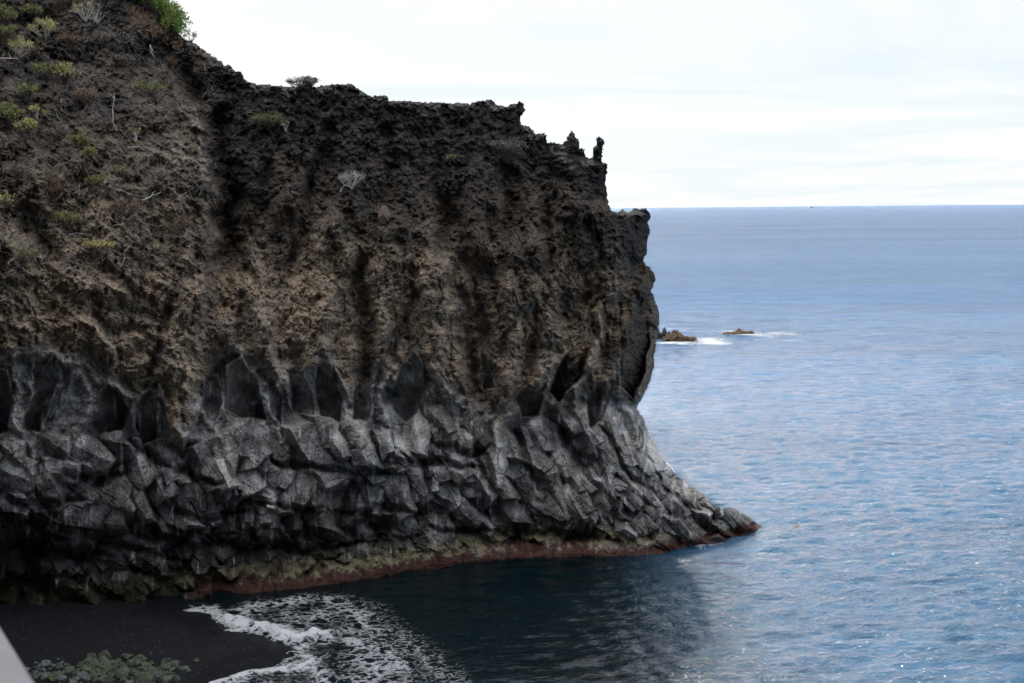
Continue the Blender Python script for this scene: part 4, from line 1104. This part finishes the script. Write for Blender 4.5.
# ------------------------------------------------------------------ PARAPET
def parapet():
    m, nt, b = new_mat('pale_concrete')
    tc = N(nt, 'ShaderNodeTexCoord').outputs['Object']
    c = mixc(nt, noise(nt, tc, 9, 6, .6), (.07, .07, .075), (.115, .115, .12)); nt.links.new(c, b.inputs['Base Color']); b.inputs['Roughness'].default_value = .85
    bump(nt, noise(nt, tc, 60, 4), .3, .004, b)
    zt = CAM[2] - .35
    A = at_z(38.5, 683, zt); Bp = at_z(-.5, 621, zt)
    d = (Bp - A); d /= np.linalg.norm(d); nl = np.array([-d[1], d[0], 0])
    import bmesh
    def slab(name, a0, a1, off0, off1, z0, z1, parent, bev):
        bm = bmesh.new(); vs = []
        for t in (a0, a1):
            for o_ in (off0, off1):
                for z_ in (z0, z1):
                    p = A + d * t + nl * o_; vs.append(bm.verts.new((p[0], p[1], z_)))
        for f_ in [(0, 1, 3, 2), (4, 6, 7, 5), (0, 4, 5, 1), (2, 3, 7, 6), (0, 2, 6, 4), (1, 5, 7, 3)]: bm.faces.new([vs[k] for k in f_])
        bmesh.ops.recalc_face_normals(bm, faces=bm.faces)
        bmesh.ops.bevel(bm, geom=list(bm.edges), offset=bev, segments=3, affect='EDGES')
        me = bpy.data.meshes.new(name); bm.to_mesh(me); bm.free(); me.materials.append(m)
        o = bpy.data.objects.new(name, me); col.objects.link(o); o.parent = parent; return o
    root = empty('parapet', (0, 0, 0)); tag(root, 'pale grey concrete parapet corner close to the viewer at the bottom left', 'parapet')
    slab('coping', -1.6, 2.4, 0, .42, zt - .08, zt, root, .006)
    slab('wall', -1.6, 2.4, .02, .40, -1.0, zt - .083, root, .004)
parapet()

# ------------------------------------------------------------------ LIGHT AND SKY
sc = bpy.context.scene
SUN_EL, SUN_AZ = 35.5, -2.0      # azimuth from +Y towards +X
sun = bpy.data.lights.new('sun', 'SUN'); sun.energy = 2.0; sun.angle = math.radians(3.0); sun.color = (1, .98, .95)
so = bpy.data.objects.new('sun', sun); col.objects.link(so)
e_, a_ = math.radians(SUN_EL), math.radians(SUN_AZ)
to = Vector((math.sin(a_) * math.cos(e_), math.cos(a_) * math.cos(e_), math.sin(e_)))
so.rotation_euler = to.to_track_quat('Z', 'Y').to_euler()
w = bpy.data.worlds.new('World'); sc.world = w; w.use_nodes = True
nt = w.node_tree; bg = nt.nodes['Background']
sky = nt.nodes.new('ShaderNodeTexSky'); sky.sky_type = 'NISHITA'; sky.sun_disc = False
sky.sun_elevation = e_; sky.sun_rotation = a_; sky.altitude = 20; sky.air_density = 1; sky.dust_density = .6; sky.ozone_density = 1.5
tc = nt.nodes.new('ShaderNodeTexCoord').outputs['Generated']
sx = nt.nodes.new('ShaderNodeSeparateXYZ'); nt.links.new(tc, sx.inputs[0])
z = sx.outputs['Z']
# cloud layer coordinates: project direction on a plane overhead so the layers flatten to the horizon
den = mathn(nt, 'ADD', mathn(nt, 'MAXIMUM', z, 0.0), .05)
cx = mathn(nt, 'DIVIDE', sx.outputs['X'], den); cy = mathn(nt, 'DIVIDE', sx.outputs['Y'], den)
cv = nt.nodes.new('ShaderNodeCombineXYZ'); nt.links.new(cx, cv.inputs[0]); nt.links.new(cy, cv.inputs[1])
n1 = noise(nt, cv.outputs[0], .30, 7, .6, .6)
cover = mapr(nt, n1, .40, .60, 0, 1)
lowb = mapr(nt, z, .13, .30, 1, .12)
cover = mathn(nt, 'MULTIPLY', cover, lowb)
# low cumulus bank
mp = nt.nodes.new('ShaderNodeMapping'); nt.links.new(tc, mp.inputs['Vector']); mp.inputs['Scale'].default_value = (14, 14, 60)
n2 = noise(nt, mp.outputs[0], 1.0, 5, .6)
bank = mathn(nt, 'MULTIPLY', mathn(nt, 'MULTIPLY', mapr(nt, z, .012, .022), mapr(nt, z, .045, .028)), mapr(nt, n2, .48, .56))
veil = mapr(nt, z, .13, .32, .97, .0)
c = mixc(nt, veil, sky.outputs[0], (4.5, 4.98, 5.2))
c = mixc(nt, cover, c, (5.75, 5.72, 5.8))
c = mixc(nt, bank, c, (5.35, 5.45, 5.5))
high = mathn(nt, 'MULTIPLY', mapr(nt, z, .5, .75, 0, 1), mapr(nt, n1, .40, .6, .25, 1))  # bright overhead cloud out of view, added to light upward faces
c = mixc(nt, high, c, (20.0, 20.0, 20.0))
nt.links.new(c, bg.inputs['Color']); bg.inputs['Strength'].default_value = .1

sc.view_settings.view_transform = 'Standard'; sc.view_settings.look = 'None'
sc.view_settings.exposure = 0.88; sc.view_settings.gamma = 1

# ------------------------------------------------------------------ CAMERA
cam = bpy.data.cameras.new('camera'); co = bpy.data.objects.new('camera', cam); col.objects.link(co)
cam.sensor_width = 23.6; cam.lens = F / W_PX * 23.6; cam.clip_end = 100000; cam.clip_start = .05
M = Matrix(((RT[0], UP[0], -FW[0], CAM[0]), (RT[1], UP[1], -FW[1], CAM[1]), (RT[2], UP[2], -FW[2], CAM[2]), (0, 0, 0, 1)))
co.matrix_world = M
cam.dof.use_dof = True; cam.dof.focus_distance = 110; cam.dof.aperture_fstop = 9
sc.camera = co
